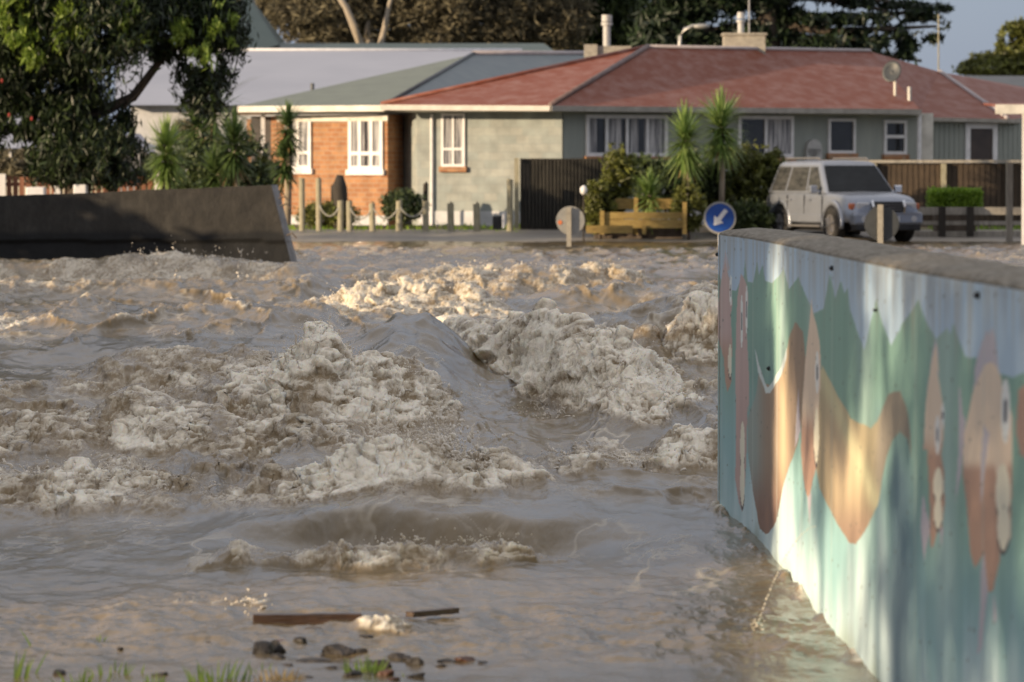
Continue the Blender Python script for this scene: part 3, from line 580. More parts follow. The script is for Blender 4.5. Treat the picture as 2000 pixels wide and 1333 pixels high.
# thin jet of water leaking from the wall
mb = MB(); k = 0.0
while k < 1:
    t = k; dt = rnd.uniform(.008, .028); p0 = P(1594-116*t**.85, 1028+196*t**1.5, 14.9-.2*t); t2 = min(1, t+dt); p1 = P(1594-116*t2**.85, 1028+196*t2**1.5, 14.9-.2*t2)
    j_ = Vector((rnd.gauss(0,.0012), 0, rnd.gauss(0,.0012))); rr_ = rnd.uniform(.0022, .0042)*(1 if t > .15 else .6)
    mb.tube([p0+j_, (p0+p1)/2+j_*.5, p1+j_], [.0005, rr_, .0006], 6); k += dt+rnd.uniform(.002, .02)
for _ in range(26):
    p0 = P(1478+rnd.gauss(0,9), 1224+rnd.gauss(0,4), 14.7); mb.ball(p0+Vector((0,0,abs(rnd.gauss(0,.008)))), rnd.uniform(.0012,.003), 6, 4)
mb.build('water_jet', mspray, smooth=True); jo = bpy.data.objects['water_jet']
tag(jo, 'thin broken jet of water leaking from the painted flood wall', 'water jet')

# ------------------------------------------------------------------ fallen floodwall panel on the left
def barrier():
    root = thing('flood_wall', 'dark stained concrete flood wall with a slanting broken end, across the river', 'wall', (-7, 72, 0))
    D = 72
    prof_t = [(-700,372),(-300,386),(0,383),(150,378),(260,373),(400,367),(530,362)]
    xs = np.array([P(u, v, D).x for u, v in prof_t]); zt = np.array([P(u, v, D).z for u, v in prof_t])
    xr = np.linspace(xs[0], xs[-1], 200); z = np.interp(xr, xs, zt)+.012*perlin(xr*1.2, xr*0, 3)+.006*perlin(xr*7, xr*0, 4)
    eb = P(571, 524, D); et = P(530, 362, D); slope = (eb.x-et.x)/(et.z-eb.z)
    nz = 60; vs = []; cols = []
    for j in range(nz+1):
        t = j/nz
        for i in range(200):
            zb = -.8; zz = zb+(z[i]-zb)*t; x = xr[i]+max(0, (xr[i]-xr[140])/(xr[-1]-xr[140]))*(et.z-zz)*slope
            vs.append((x, D, zz))
    V = np.array(vs); V[:, 1] += .02*fbm(V[:, 0]*2, V[:, 2]*2, 4, 8)+.05*(V[:,2] < .42)
    m, nt, bs, N, L = nodes('stained_dark_concrete')
    tc = N('ShaderNodeTexCoord'); sx = N('ShaderNodeSeparateXYZ'); L(tc.outputs['Object'], sx.inputs[0]); mp = N('ShaderNodeMapping'); mp.inputs['Scale'].default_value = (1.6,1.6,.9); L(tc.outputs['Object'], mp.inputs[0])
    n1 = N('ShaderNodeTexNoise'); n1.inputs['Scale'].default_value = 3; n1.inputs['Detail'].default_value = 9; n1.inputs['Roughness'].default_value = .75; L(mp.outputs[0], n1.inputs[0])
    r = ramp(N, [(.3, (.011,.010,.009)), (.7, (.046,.041,.035))]); L(n1.outputs[0], r.inputs[0])
    mp2 = N('ShaderNodeMapping'); mp2.inputs['Scale'].default_value = (1,1,.1); L(tc.outputs['Object'], mp2.inputs[0]); n2 = N('ShaderNodeTexNoise'); n2.inputs['Scale'].default_value = .9; n2.inputs['Detail'].default_value = 5; L(mp2.outputs[0], n2.inputs[0])
    a = N('ShaderNodeMath'); a.operation = 'MULTIPLY_ADD'; a.inputs[1].default_value = .35; L(n2.outputs[0], a.inputs[0]); L(sx.outputs[2], a.inputs[2])
    wr = ramp(N, [(.70, (1,1,1)), (.78, (0,0,0))]); L(a.outputs[0], wr.inputs[0])
    mx = N('ShaderNodeMix'); mx.data_type = 'RGBA'; L(wr.outputs[0], mx.inputs[0]); L(r.outputs[0], mx.inputs[6])
    r2 = ramp(N, [(.3, (.0035,.004,.005)), (.7, (.008,.0085,.010))]); L(n1.outputs[0], r2.inputs[0]); L(r2.outputs[0], mx.inputs[7]); L(mx.outputs[2], bs.inputs['Base Color']); bs.inputs['Roughness'].default_value = .75
    bp = N('ShaderNodeBump'); bp.inputs['Distance'].default_value = .02; L(n1.outputs[0], bp.inputs['Height']); L(bp.outputs[0], bs.inputs['Normal'])
    raw('wall_face', V, gridfaces(200, nz+1), m, root, smooth=True)
    # thickness: top, end and back
    T_ = .32; top = V[-200:]; b = MB()
    for i in range(199):
        p, q_ = Vector(top[i]), Vector(top[i+1]); dv = Vector((.02, T_, 0)); b.poly([p, q_, q_+dv, p+dv])
    b.build('wall_top', m, root)
    e = MB(); ends = [Vector(V[j*200+199]) for j in range(nz+1)]
    for j in range(nz): e.poly([ends[j], ends[j]+Vector((.09, T_, 0)), ends[j+1]+Vector((.09, T_, 0)), ends[j+1]])
    e.build('broken_end', mat('worn_concrete_edge', (.12,.12,.125), (.3,.3,.31), .8, 5), root)
    k = MB()
    for i in range(199):
        p, q_ = Vector(top[i])+Vector((.02+.07*(i > 197), T_, 0)), Vector(top[i+1])+Vector((.02, T_, 0)); k.poly([p, q_, Vector((q_.x, q_.y, -.8)), Vector((p.x, p.y, -.8))])
    k.build('wall_back', m, root)
    rb = MB()
    for (u, v) in ((545, 388), (548, 402), (560, 460)):
        p = P(u, v, D); rb.tube([p, p+Vector((.10,-.03,.03)), p+Vector((.17,-.03,-.05))], .014, 6)
    rb.build('exposed_rebar', M['bark'], root)
barrier()

# ------------------------------------------------------------------ buildings
class Wall:
    def __init__(s, A, B):
        s.A = Vector((A[0], A[1], 0)); s.d = Vector((B[0]-A[0], B[1]-A[1], 0)); s.L = s.d.length; s.d.normalize(); s.n = Vector((s.d.y, -s.d.x, 0))
        if s.n.y > 0 and abs(s.n.y) > .05: s.n = -s.n
    def sz(s, u, v):
        q1 = P(u, v, 1.0)-Vector((0,0,EYE)); # ray dir for D=1
        t = (s.A.x*s.n.x + s.A.y*s.n.y)/(q1.x*s.n.x + q1.y*s.n.y)
        p = q1*t; p.z += EYE
        return (Vector((p.x, p.y, 0))-s.A).dot(s.d), p.z
    def M4(s): return Matrix(((s.d.x, s.n.x, 0, s.A.x), (s.d.y, s.n.y, 0, s.A.y), (0, 0, 1, 0), (0, 0, 0, 1)))
    def box(s, mb, s0, s1, z0, z1, o0, o1): return mb.box(s0, s1, o0, o1, z0, z1, s.M4())
def window(par, W, u0, v0, u1, v1, cols=2, trans=None, pane='pane', curtain=None, sill='brickwall', fw=.06, frame='white', curt=()):
    s0, z1 = W.sz(u0, v0); s1, _ = W.sz(u1, v0); _, z0 = W.sz(u0, v1)
    f = MB(); W.box(f, s0, s1, z0, z0+fw, .0, .06); W.box(f, s0, s1, z1-fw, z1, .0, .06)
    W.box(f, s0, s0+fw, z0+fw, z1-fw, 0, .06); W.box(f, s1-fw, s1, z0+fw, z1-fw, 0, .06)
    for k in range(1, cols): c = s0+(s1-s0)*k/cols; W.box(f, c-fw*.45, c+fw*.45, z0+fw, z1-fw, .0, .055)
    if trans is not None:
        zt = z0+(z1-z0)*trans; W.box(f, s0+fw, s1-fw, zt-fw*.5, zt+fw*.5, .0, .058)
    wo = f.build('window', M[frame], par)
    g = MB(); W.box(g, s0+fw*.5, s1-fw*.5, z0+fw*.5, z1-fw*.5, .004, .012); g.build('pane', M[pane], wo)
    for (a, b) in curt:
        c = MB(); sa = s0+(s1-s0)*a; sb = s0+(s1-s0)*b; n = 10
        for k in range(n):
            x0 = sa+(sb-sa)*k/n; x1 = sa+(sb-sa)*(k+1)/n; W.box(c, x0, x1, z0+fw, z1-fw, .013, .016+.008*(k % 2))
        c.build('curtain', M['curtain'], wo)
    if sill:
        c = MB(); W.box(c, s0-.05, s1+.05, z0-.13, z0, .0, .1); c.build('sill', M[sill], wo)
    return wo
def guttr(par, p, q, m, h=.13, d=.12, name='gutter'):
    b = MB(); b.bar(Vector(p)+Vector((0,-.03,-h/2)), Vector(q)+Vector((0,-.03,-h/2)), d, h); return b.build(name, M[m], par)
def capline(par, p, q, m, r=.07, name='ridge_cap'):
    b = MB(); b.tube([Vector(p)+Vector((0,0,.02)), Vector(q)+Vector((0,0,.02))], r, 8); return b.build(name, M[m], par, smooth=True)

def red_house():
    r = thing('block_house', 'single storey pale block house under a faded red hip roof, behind the parked car', 'house', (1.2, 104, .27))
    p = lambda u, v, D: P(u, v, D)
    Lw = (P(815,300,105.2).x, 105.2); C = (P(1098,300,104).x, 104.0); R = (P(1808,300,110.6).x, 110.6)
    b = MB(); b.prism([Lw, C, (5.9,118), (-4.2,112)], .1, 3.05); b.build('block_wall', M['block'], r)
    b = MB(); b.prism([(C[0]+.03, C[1]+.02), R, (R[0]-3, R[1]+8), (5.9,118)], .1, 3.07); b.build('wall', M['paleclad'], r)
    WL = Wall(Lw, C); WR = Wall(C, R)
    f = MB(); s0, _ = WL.sz(832, 400); WL.box(f, .05, WL.L+.03, .1, .62, 0, .03); WR.box(f, 0, WR.L, .1, .62, 0.004, .035); f.build('foundation', M['found'], r)
    # roof
    EL, EC, ER = p(745,205,104.6), p(1075,207,103.3), p(1797,214,109.8); A, B = p(1265,93,108), p(1700,101,113.5)
    EB = Vector((7.5,119,EC.z)); ELb = Vector((-4.9,113,EC.z))
    rf = MB(); rf.poly([EL, EC, A]); rf.poly([EC, ER, B, A]); rf.poly([ER, EB, B]); rf.poly([EB, ELb, A, B]); rf.poly([ELb, EL, A])
    rf.poly([EL, ELb, EB, ER, EC])
    ro = rf.build('roof', M['redroof'], r)
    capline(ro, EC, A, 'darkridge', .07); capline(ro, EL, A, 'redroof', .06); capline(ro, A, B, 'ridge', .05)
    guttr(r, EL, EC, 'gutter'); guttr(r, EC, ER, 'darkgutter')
    sf = MB(); e2 = Vector((0,0,-.14)); sf.poly([EL+e2, EC+e2, Vector((C[0],C[1]+.1,EC.z-.14)), Vector((Lw[0],Lw[1]+.1,EC.z-.14))]); sf.poly([EC+e2, ER+e2, Vector((R[0],R[1]+.1,EC.z-.14)), Vector((C[0],C[1]+.1,EC.z-.14))]); sf.build('soffit', M['offwhite'], r)
    # extension to the right
    G, E1, E2, E3, G2 = p(1835,141,116), p(1790,229,110.9), p(1968,233,112), p(2300,240,120), p(2250,215,126)
    ex = MB(); ex.poly([p(1700,101,113.4), p(1760,214,110.4), E1, E2, G]); ex.poly([G, E2, E3, G2]); ex.build('extension_roof', M['redroof'], r)
    capline(r, G, E2, 'ridge', .06, 'hip_cap')
    Wx = Wall((P(1815,300,111.3).x, 111.3), (P(2140,300,113.5).x, 113.5)); w2 = MB(); Wx.box(w2, 0, Wx.L, .1, E1.z-.02, -.25, 0); wo = w2.build('extension_wall', M['paleclad'], r)
    bt = MB()
    for k in range(40): Wx.box(bt, k*.15, k*.15+.02, .6, E1.z-.06, .003, .02)
    bt.build('batten', M['paleclad'], wo)
    bf = MB(); bf.bar(E1+Vector((0,-.04,-.05)), E2+Vector((0,-.04,-.05)), .05, .1); bf.bar(E2+Vector((0,-.04,-.05)), E3+Vector((0,-.04,-.05)), .05, .1); bf.build('fascia', M['darkgutter'], r)
    # windows of the block wing
    window(r, WL, 863, 222, 909, 326, 2, .33, curt=((.12,.42),(.6,.9)))
    window(r, WR, 1143, 224, 1302, 306, 4, None, frame='white', curt=((.02,.13),(.27,.44),(.55,.64),(.72,.97)), fw=.09)
    window(r, WR, 1440, 226, 1548, 308, 2, None, curt=((.52,.95),), fw=.09)
    window(r, WR, 1616, 232, 1669, 300, 1, None, fw=.07); window(r, WR, 1725, 235, 1769, 302, 1, .52, fw=.08)
    b = MB(); s, z = WR.sz(1585, 300); WR.box(b, s-.25, s+.25, z-.3, z+.12, 0, .12); b.tube([(WR.A+WR.d*s+Vector((0,0,z+.12)))+WR.n*.0, (WR.A+WR.d*s+Vector((0,0,z+.12)))+WR.n*.12], .24, 16); b.build('meter_box', M['metal'], r)
    for u in (845,):
        s, _ = WL.sz(u, 300); b = MB(); q0 = WL.A+WL.d*s+WL.n*.06; b.tube([q0+Vector((0,0,.2)), q0+Vector((0,0,3.0))], .04, 8); b.build('downpipe', M['white'], r)
    q0 = Vector((P(1795,300,109.9).x, 109.9, 0)); b = MB(); b.tube([q0+Vector((0,0,.2)), q0+Vector((0,0,3.05))], .06, 8); b.build('downpipe', M['white'], r)
    b = MB(); q1 = Vector((P(1812,300,110.6).x, 110.6, 0)); b.box(q1.x-.18, q1.x+.12, 110.4, 110.7, 1.2, 3.1); b.build('corner_board', M['offwhite'], r)
    # side door
    s0, z1 = Wx.sz(1884, 241); s1, _ = Wx.sz(1946, 241); f = MB(); Wx.box(f, s0, s0+.14, .3, z1, .0, .07); Wx.box(f, s1-.14, s1, .3, z1, 0, .07); Wx.box(f, s0+.14, s1-.14, z1-.14, z1, 0, .07)
    do = f.build('door_frame', M['white'], r); g = MB(); Wx.box(g, s0+.1, s1-.1, .3, z1-.1, .022, .03); g.build('door', mat('dark_door', (.03,.022,.02), (.07,.05,.04), .3, 2), do)
    # chimney, flue, aerials
    ch = MB(); c0 = p(1413,98,111); c1 = p(1493,98,111); zt = p(1413,70,111).z; ch.box(c0.x, c1.x, 110.6, 111.5, c0.z-.7, zt); ch.box(c0.x-.04, c1.x+.04, 110.55, 111.55, zt, zt+.06); cho = ch.build('chimney', M['conc'], r)
    f = MB(); a_, b_ = p(1447,70,111), p(1447,44,111); f.tube([a_, b_], .085, 12); f.tube([b_, b_+Vector((0,0,.06))], .12, 12); f.tube([b_+Vector((0,0,.1)), b_+Vector((0,0,.26))], [.11,.09], 12); f.build('flue', M['metal'], cho)
    f = MB(); f.tube([p(1463,72,111), p(1463,-60,111)], .022, 6); f.build('aerial_mast', M['metal'], cho)
    f = MB(); f.tube([p(1833,146,116), p(1833,28,116)], .02, 6); f.build('aerial', M['post'], r)
    # satellite dish
    f = MB(); pm = p(1748,190,110.4); f.tube([pm, p(1748,160,110.4), p(1742,146,110.3)], .035, 8); ds_ = f.build('dish_mount', M['offwhite'], r)
    dc = p(1743,142,110.1); q = Vector((-.35,-.85,.35)).to_track_quat('Z','Y').to_matrix().to_4x4(); vs = []; fs = []; n = 20
    for i in range(5):
        rr = .30*i/4
        for k in range(n): vs.append(Matrix.Translation(dc) @ q @ Vector((rr*.85*math.cos(2*math.pi*k/n), rr*math.sin(2*math.pi*k/n), .8*rr*rr)))
    for i in range(4):
        for k in range(n): fs.append((i*n+k, i*n+(k+1)%n, (i+1)*n+(k+1)%n, (i+1)*n+k))
    b = MB(); b.add(vs, fs); d_ = b.build('satellite_dish', M['dish'], ds_, smooth=True); d_.modifiers.new('s', 'SOLIDIFY').thickness = .02
    f = MB(); f.tube([p(1776,200,110.3), p(1776,170,110.3)], .055, 8); f.build('vent_pipe', M['metal'], r)
red_house()

def brick_house():
    r = thing('brick_house', 'orange brick house with white windows under an olive hip roof, left of the block house', 'house', (-4.5, 105, .27))
    A = (P(544,300,107.0).x, 107.0); B = (P(757,300,105.4).x, 105.4); C = (P(816,300,107.6).x, 107.6); p = P
    b = MB(); b.prism([A, B, C, (-3.2,116), (-7.2,116)], .1, 3.0); b.build('wall', M['brickwall'], r)
    W = Wall(A, B); WR = Wall(B, C)
    WR.n = Vector((abs(WR.d.y), -WR.d.x, 0))
    f = MB(); W.box(f, 0, W.L+.02, .1, .5, 0, .04); f.build('foundation', M['found'], r)
    bv = MB(); W.box(bv, 0, W.L+.03, 2.84, 2.98, 0, .06); bv.build('frieze_board', M['offwhite'], r)
    E0, E1, E2 = p(466,208,106.6), p(752,206,104.9), p(1000,206,118); R0, R1 = p(925,106,113), p(1235,106,119)
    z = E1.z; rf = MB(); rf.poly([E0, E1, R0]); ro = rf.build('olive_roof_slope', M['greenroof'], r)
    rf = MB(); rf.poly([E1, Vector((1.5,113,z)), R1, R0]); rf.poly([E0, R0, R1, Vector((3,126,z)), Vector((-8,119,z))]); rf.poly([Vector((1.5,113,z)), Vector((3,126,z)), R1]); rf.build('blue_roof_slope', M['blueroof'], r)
    capline(r, E1, R0, 'slateroof', .05); capline(r, R0, R1, 'ridge', .07)
    guttr(r, E0, E1, 'offwhite', .15); sf = MB(); e2 = Vector((0,0,-.15)); sf.poly([E0+e2, E1+e2, Vector((C[0],C[1],z-.15)), Vector((-7.5,112,z-.15))]); sf.build('soffit', M['offwhite'], r)
    window(r, W, 558, 226, 609, 330, 2, .3, curt=((.3,.9),), sill='white', fw=.08); window(r, W, 682, 226, 749, 332, 3, .3, curt=((.05,.45),(.55,.95)), sill='white', fw=.09)
    # porch with post
    b = MB(); x0, x1 = p(490,300,109).x, A[0]; b.box(x0, x1, 109, 109.3, .1, 3.0); b.build('porch_wall', mat('porch_shade_grey', (.07,.07,.075), (.12,.12,.125), .7, 2), r)  # darkness of the porch recess put into the wall colour
    b = MB(); q = p(514,300,107.2); b.box(q.x-.05, q.x+.05, 107.1, 107.2, .2, z-.15); b.build('porch_post', M['white'], r)
    ch = MB(); c0, c1 = p(1141,108,115), p(1166,108,115); zt = p(1141,88,115).z; ch.box(c0.x, c1.x, 114.6, 115.2, c0.z-.6, zt); ch.box(c1.x+.003, p(1232,108,115).x, 114.7, 115.5, c0.z-.6, zt-.04); cho = ch.build('chimney', M['conc'], r)
    f = MB(); a_, b_ = p(1185,95,115), p(1185,50,115); f.tube([a_, b_], .10, 12); f.tube([b_, b_+Vector((0,0,.08))], .15, 12); f.tube([b_+Vector((0,0,.1)), b_+Vector((0,0,.28))], .14, 12); f.build('flue', M['metal'], cho)
brick_house()

def far_roofs():
    r = thing('hall', 'long building with a wide pale iron roof rising behind the brick house', 'building', (-5, 128, .3)); p = P
    a, b, c, d = p(225,206,125), p(1020,206,125), p(1020,99,136), p(225,99,136)
    m = MB(); m.poly([a, b, c, d]); bk = Vector((0,11,a.z-d.z)); m.poly([d, c, c+bk, d+bk]); m.build('roof', M['whiteroof'], r)
    w = MB(); w.box(a.x+.4, b.x-.4, 125.6, 146.4, .1, a.z+.05); w.build('wall', M['found'], r)
    
    v = MB(); v.tube([p(610,176,127), p(610,163,127)], .06, 8); v.build('roof_vent', M['slateroof'], r)
    capline(r, d, c, 'white', .05)
    r = thing('teal_roofed_building', 'building with a long dark teal roof and steep end slope behind the pale roof', 'building', (-5, 150, .3))
    a, b, c, d = p(380,130,146), p(1125,130,146), p(1062,85,152), p(540,85,152)
    m = MB(); m.poly([a, b, c, d]); bk = Vector((0,12,a.z-d.z)); m.poly([d, c, b+Vector((0,18,0)), a+Vector((0,18,0))]); m.poly([b, b+Vector((0,18,0)), c]); m.build('roof', M['tealroof'], r)
    t = MB(); t.poly([p(395,130,147), p(545,88,150), p(470,-30,153)]); t.poly([p(395,130,147), p(470,-30,153), p(380,-20,158)]); t.poly([p(545,88,150), p(560,88,160), p(470,-30,153)]); t.build('steep_roof', M['tealroof'], r)
    w = MB(); w.box(a.x+.5, b.x-.5, 146.8, 163, .1, a.z+.02); w.build('wall', M['found'], r)
    r = thing('distant_house', 'low house showing only a dark slate roof at the far right beyond the red roof', 'house', (17, 152, .3))
    a, b, c, d = p(1860,200,150), p(2300,200,150), p(2250,150,156), p(1885,148,156)
    m = MB(); m.poly([a, b, c, d]); m.poly([d, c, b+Vector((0,14,0)), a+Vector((0,14,0))]); m.poly([a, d, a+Vector((0,14,0))]); m.build('roof', M['slateroof'], r)
    w = MB(); w.box(a.x+.4, b.x-.4, 150.6, 163, .1, a.z+.03); w.build('wall', M['paleclad'], r)
    r = thing('garage', 'white eaved building poking in at the right edge of the picture', 'garage', (12.5, 92, .1))
    a = p(1944,205,91); m = MB(); m.slab([(a.x,90.8,a.z), (a.x+5,90.8,a.z), (a.x+5,96,a.z+.12), (a.x+.3,96,a.z+.12)], (0,0,-.05)); m.build('roof', M['redroof'], r)
    m = MB(); m.box(a.x-.02, a.x+5, 90.66, 90.79, a.z-.20, a.z-.0); m.build('fascia', M['offwhite'], r)
    m = MB(); x = p(1996,300,91.4).x; m.box(x, x+.1, 91.3, 91.4, -.1, a.z-.06); m.build('corner_post', M['white'], r)
    r = thing('weatherboard_house', 'pale weatherboard house glimpsed beneath the big dark tree', 'house', (-13, 112, .3))
    x0, x1 = p(-500,300,112).x, p(232,300,112).x
    m = MB(); m.box(x0, x1, 112, 120, .1, 2.3); m.build('wall', mat('cream_boards', (.42,.36,.27), (.62,.56,.45), .7, 3, (1,1,6)), r)
    m = MB(); m.poly([(x0-.3,111.6,2.2), (x1+.6,111.6,2.2), (x1-2.5,116,3.4), (x0-.3,116,3.4)]); m.poly([(x1+.6,111.6,2.2), (x1+.6,120.4,2.2), (x1-2.5,116,3.4)]); m.build('roof', M['whiteroof'], r)
    W = Wall((x0,112), (x1,112)); window(r, W, 18, 285, 42, 330, 1, None, sill=None); window(r, W, 150, 285, 200, 330, 2, None, sill=None)
    r = thing('garden_shed', 'small grey shed end wall between the dark tree and the spiky plants', 'shed', (-9.3, 108, .3))
    x0, x1 = p(215,300,108).x, p(292,300,108).x; m = MB(); zt = p(260,262,108).z
    m.add([(x0,108,.1),(x1,108,.1),(x1,108,zt-.6),((x0+x1)/2,108,zt),(x0,108,zt-.6),(x0,111,.1),(x1,111,.1),(x1,111,zt-.6),((x0+x1)/2,111,zt),(x0,111,zt-.6)], [(0,1,2,3,4),(9,8,7,6,5),(1,6,7,2),(0,4,9,5)]); m.build('wall', mat('shed_grey', (.22,.22,.24), (.28,.28,.3), .7, 2), r)
    m = MB(); m.slab([(x0-.1,107.8,zt-.66),((x0+x1)/2,107.8,zt+.03),((x0+x1)/2,111.1,zt+.03),(x0-.1,111.1,zt-.66)], (0,0,-.04)); m.slab([((x0+x1)/2,107.8,zt+.03),(x1+.1,107.8,zt-.66),(x1+.1,111.1,zt-.66),((x0+x1)/2,111.1,zt+.03)], (0,0,-.04)); m.build('roof', M['whiteroof'], r)
far_roofs()
# street lamp behind the red roof
r = thing('street_lamp', 'curved arm street lamp showing above the red roof ridge', 'street lamp', (6.5, 130, .3))
b = MB(); pts = [P(1327,330,130), P(1327,95,130), P(1328,72,130), P(1336,58,130), P(1352,51,130), P(1366,50,130)]; b.tube(pts, [.07,.06,.055,.05,.045,.04], 8); b.build('pole', M['metal'], r, smooth=True)
b = MB(); b.ball(P(1370,52,130), (.26,.14,.085), 12, 8); b.build('lamp_head', M['signback'], r, smooth=True)

# ------------------------------------------------------------------ vegetation
nr = np.random.RandomState(3)
def leaves(name, blobs, n, size, m, parent, elong=1.6, hang=0.0, clump=1.2, shell=.55, gap=-.12):
    vol = np.array([b[1][0]*b[1][2]+.0 for b in blobs]); vol = vol/vol.sum(); idx = nr.choice(len(blobs), n*2, p=vol)
    Cc = np.array([tuple(b[0]) for b in blobs], np.float32)[idx]; Rr = np.array([b[1] for b in blobs], np.float32)[idx]
    d = nr.normal(size=(n*2, 3)); d /= np.linalg.norm(d, axis=1)[:, None]; r = shell+(1-shell)*nr.rand(n*2, 1)**.8; r *= 1+.12*nr.normal(size=(n*2, 1))
    p = Cc+Rr*d*r
    k = (perlin(p[:,0]/clump*2+p[:,1], p[:,2]/clump*2+9, 7)+.6*perlin(p[:,0]/clump*5, p[:,2]/clump*5+p[:,1], 8)) > gap
    p = p[k][:n]; n = len(p)
    a = nr.normal(size=(n, 3)); a[:, 2] -= hang*2; a /= np.linalg.norm(a, axis=1)[:, None]
    b = np.cross(a, nr.normal(size=(n, 3))); b /= np.linalg.norm(b, axis=1)[:, None]
    s = size*(.6+.8*nr.rand(n, 1)); A = a*s*elong; B = b*s*.5
    V = np.stack([p-A*.5, p+B*.5, p+A*.5, p-B*.5], 1).reshape(-1, 3)
    return raw(name, V, np.arange(n*4, dtype=np.int32).reshape(-1, 4), m, parent)
def limbs(name, segs, m, parent):
    b = MB()
    for pts, rr in segs: b.tube(pts, rr, 7)
    return b.build(name, m, parent, smooth=True)
def pb(u, v, ru, rv, D, rd=None):
    """a clump of foliage: centre, radii in metres from layout sizes"""
    k = D/FPX; return (P(u, v, D), (ru*k, (rd if rd is not None else ru*k), rv*k))
def tree(name, label, cat, base, D, blobs, n, size, m, segs, bark='bark', group=None, **kw):
    g = .27 if D > 100 else ground_z(D)
    r = thing(name, label, cat, (P(base, 300, D).x, D, float(g)), group)
    x = P(base, 300, D).x
    ss = []
    for (uv, rad) in segs: ss.append(([P(u, v, D+dd) for (u, v, dd) in uv], rad))
    limbs('trunk', ss, M[bark], r); leaves('crown', blobs, n, size, M[m], r, **kw); return r

# the big dark tree on the left bank
D = 84
bl = [pb(-60,60,170,160,D), pb(60,70,150,140,D), pb(190,50,130,110,D-1), pb(320,20,140,75,D), pb(420,60,70,110,D), pb(396,150,60,85,D), pb(60,215,75,70,D), pb(-60,240,80,90,D), pb(148,225,95,90,D), pb(185,300,105,62,D-.5), pb(235,260,36,62,D), pb(110,285,60,60,D), pb(100,-60,300,80,D), pb(400,-20,90,60,D), pb(20,130,90,110,D), pb(205,340,85,32,D), pb(110,335,60,34,D), pb(300,60,60,34,D), pb(318,104,34,24,D)]
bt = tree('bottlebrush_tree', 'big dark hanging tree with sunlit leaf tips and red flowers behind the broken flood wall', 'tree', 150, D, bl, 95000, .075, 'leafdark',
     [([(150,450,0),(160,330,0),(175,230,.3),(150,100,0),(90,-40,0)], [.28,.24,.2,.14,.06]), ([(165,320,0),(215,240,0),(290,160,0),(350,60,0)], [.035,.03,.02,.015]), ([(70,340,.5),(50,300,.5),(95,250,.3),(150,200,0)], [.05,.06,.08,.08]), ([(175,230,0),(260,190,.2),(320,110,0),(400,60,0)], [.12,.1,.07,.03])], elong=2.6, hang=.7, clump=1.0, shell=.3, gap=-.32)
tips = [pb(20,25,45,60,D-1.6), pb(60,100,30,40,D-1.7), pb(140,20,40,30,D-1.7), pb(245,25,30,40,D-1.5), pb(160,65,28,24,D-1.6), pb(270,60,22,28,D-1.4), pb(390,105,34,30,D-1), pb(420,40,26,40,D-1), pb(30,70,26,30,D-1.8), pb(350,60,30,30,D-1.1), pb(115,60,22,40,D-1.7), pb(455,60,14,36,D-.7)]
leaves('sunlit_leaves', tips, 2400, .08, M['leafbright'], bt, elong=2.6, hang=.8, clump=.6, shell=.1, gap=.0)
b = MB()
for (u, v) in ((4,158),(18,225),(62,232),(165,102)):
    b.ball(P(u, v, D-1.6), (.03,.03,.045), 6, 5)
b.build('flower', M['flower'], bt); bpy.data.objects['flower']['kind'] = 'stuff'

# trees behind the houses
tree('winter_tree', 'twiggy olive brown tree with a pale leaning trunk above the pale roof', 'tree', 700, 166,
     [pb(560,-5,75,85,166), pb(620,20,90,70,166), pb(720,20,110,75,167), pb(850,20,110,80,167), pb(980,20,110,85,168), pb(1080,30,80,75,168), pb(520,20,25,40,166), pb(780,-80,330,70,168), pb(660,72,60,26,169), pb(780,75,70,26,169), pb(900,75,80,26,169), pb(1000,80,70,26,169), pb(600,70,40,24,169)], 80000, .13, 'leafbrown',
     [([(712,330,-3),(705,90,-3.5),(690,50,-4),(676,15,-4),(655,-15,-4)], [.4,.17,.15,.13,.1]), ([(742,330,-3),(742,90,-3),(752,50,-3),(760,10,-3),(775,-40,-3)], [.3,.13,.11,.09,.07]), ([(725,90,0),(716,60,0),(725,20,0)], [.2,.12,.08]), ([(850,330,1),(858,60,1),(880,0,1)], [.3,.15,.1])], 'palebark', elong=2.5, clump=2.6, shell=.15, gap=-.25)
tree('bushy_tree', 'dark green bushy tree rising behind the chimney with the grey flue', 'tree', 1110, 172,
     [pb(1060,40,70,70,172), pb(1130,50,80,65,172), pb(1220,45,80,70,172), pb(1180,-20,120,70,172), pb(1010,60,60,50,172), pb(1290,50,60,60,172), pb(1060,-50,120,60,172)], 42000, .2, 'leafmid',
     [([(1110,330,0),(1115,120,0),(1130,40,0)], [.6,.45,.2]), ([(1112,140,0),(1060,50,0)], [.3,.1]), ([(1112,140,0),(1210,50,0)], [.3,.1])], clump=2.2, shell=.2, gap=-.3)
D = 160
bl = [pb(1340,20,110,75,D), pb(1400,75,90,35,D), pb(1310,75,80,40,D), pb(1480,-20,120,50,D), pb(1460,70,90,35,D), pb(1530,25,60,22,D), pb(1560,-25,110,25,D), pb(1640,-5,90,14,D), pb(1700,10,55,12,D), pb(1620,38,90,16,D), pb(1720,38,70,14,D), pb(1790,30,50,14,D), pb(1825,18,34,9,D),
      pb(1590,85,90,18,D), pb(1680,88,75,14,D), pb(1740,70,40,22,D), pb(1770,95,28,24,D), pb(1800,118,30,10,D), pb(1790,60,34,12,D), pb(1840,50,18,8,D), pb(1520,78,60,24,D), pb(1570,60,30,10,D), pb(1660,65,50,9,D), pb(1770,10,40,6,D), pb(1820,75,22,8,D), pb(1745,108,24,8,D), pb(1400,-60,300,50,D), pb(1600,-60,160,25,D), pb(1500,100,130,18,D), pb(1300,20,60,80,D), pb(1640,102,90,10,D)]
seg = [([(1490,330,0),(1490,110,0),(1500,20,0),(1505,-90,0)], [.7,.6,.45,.3])]
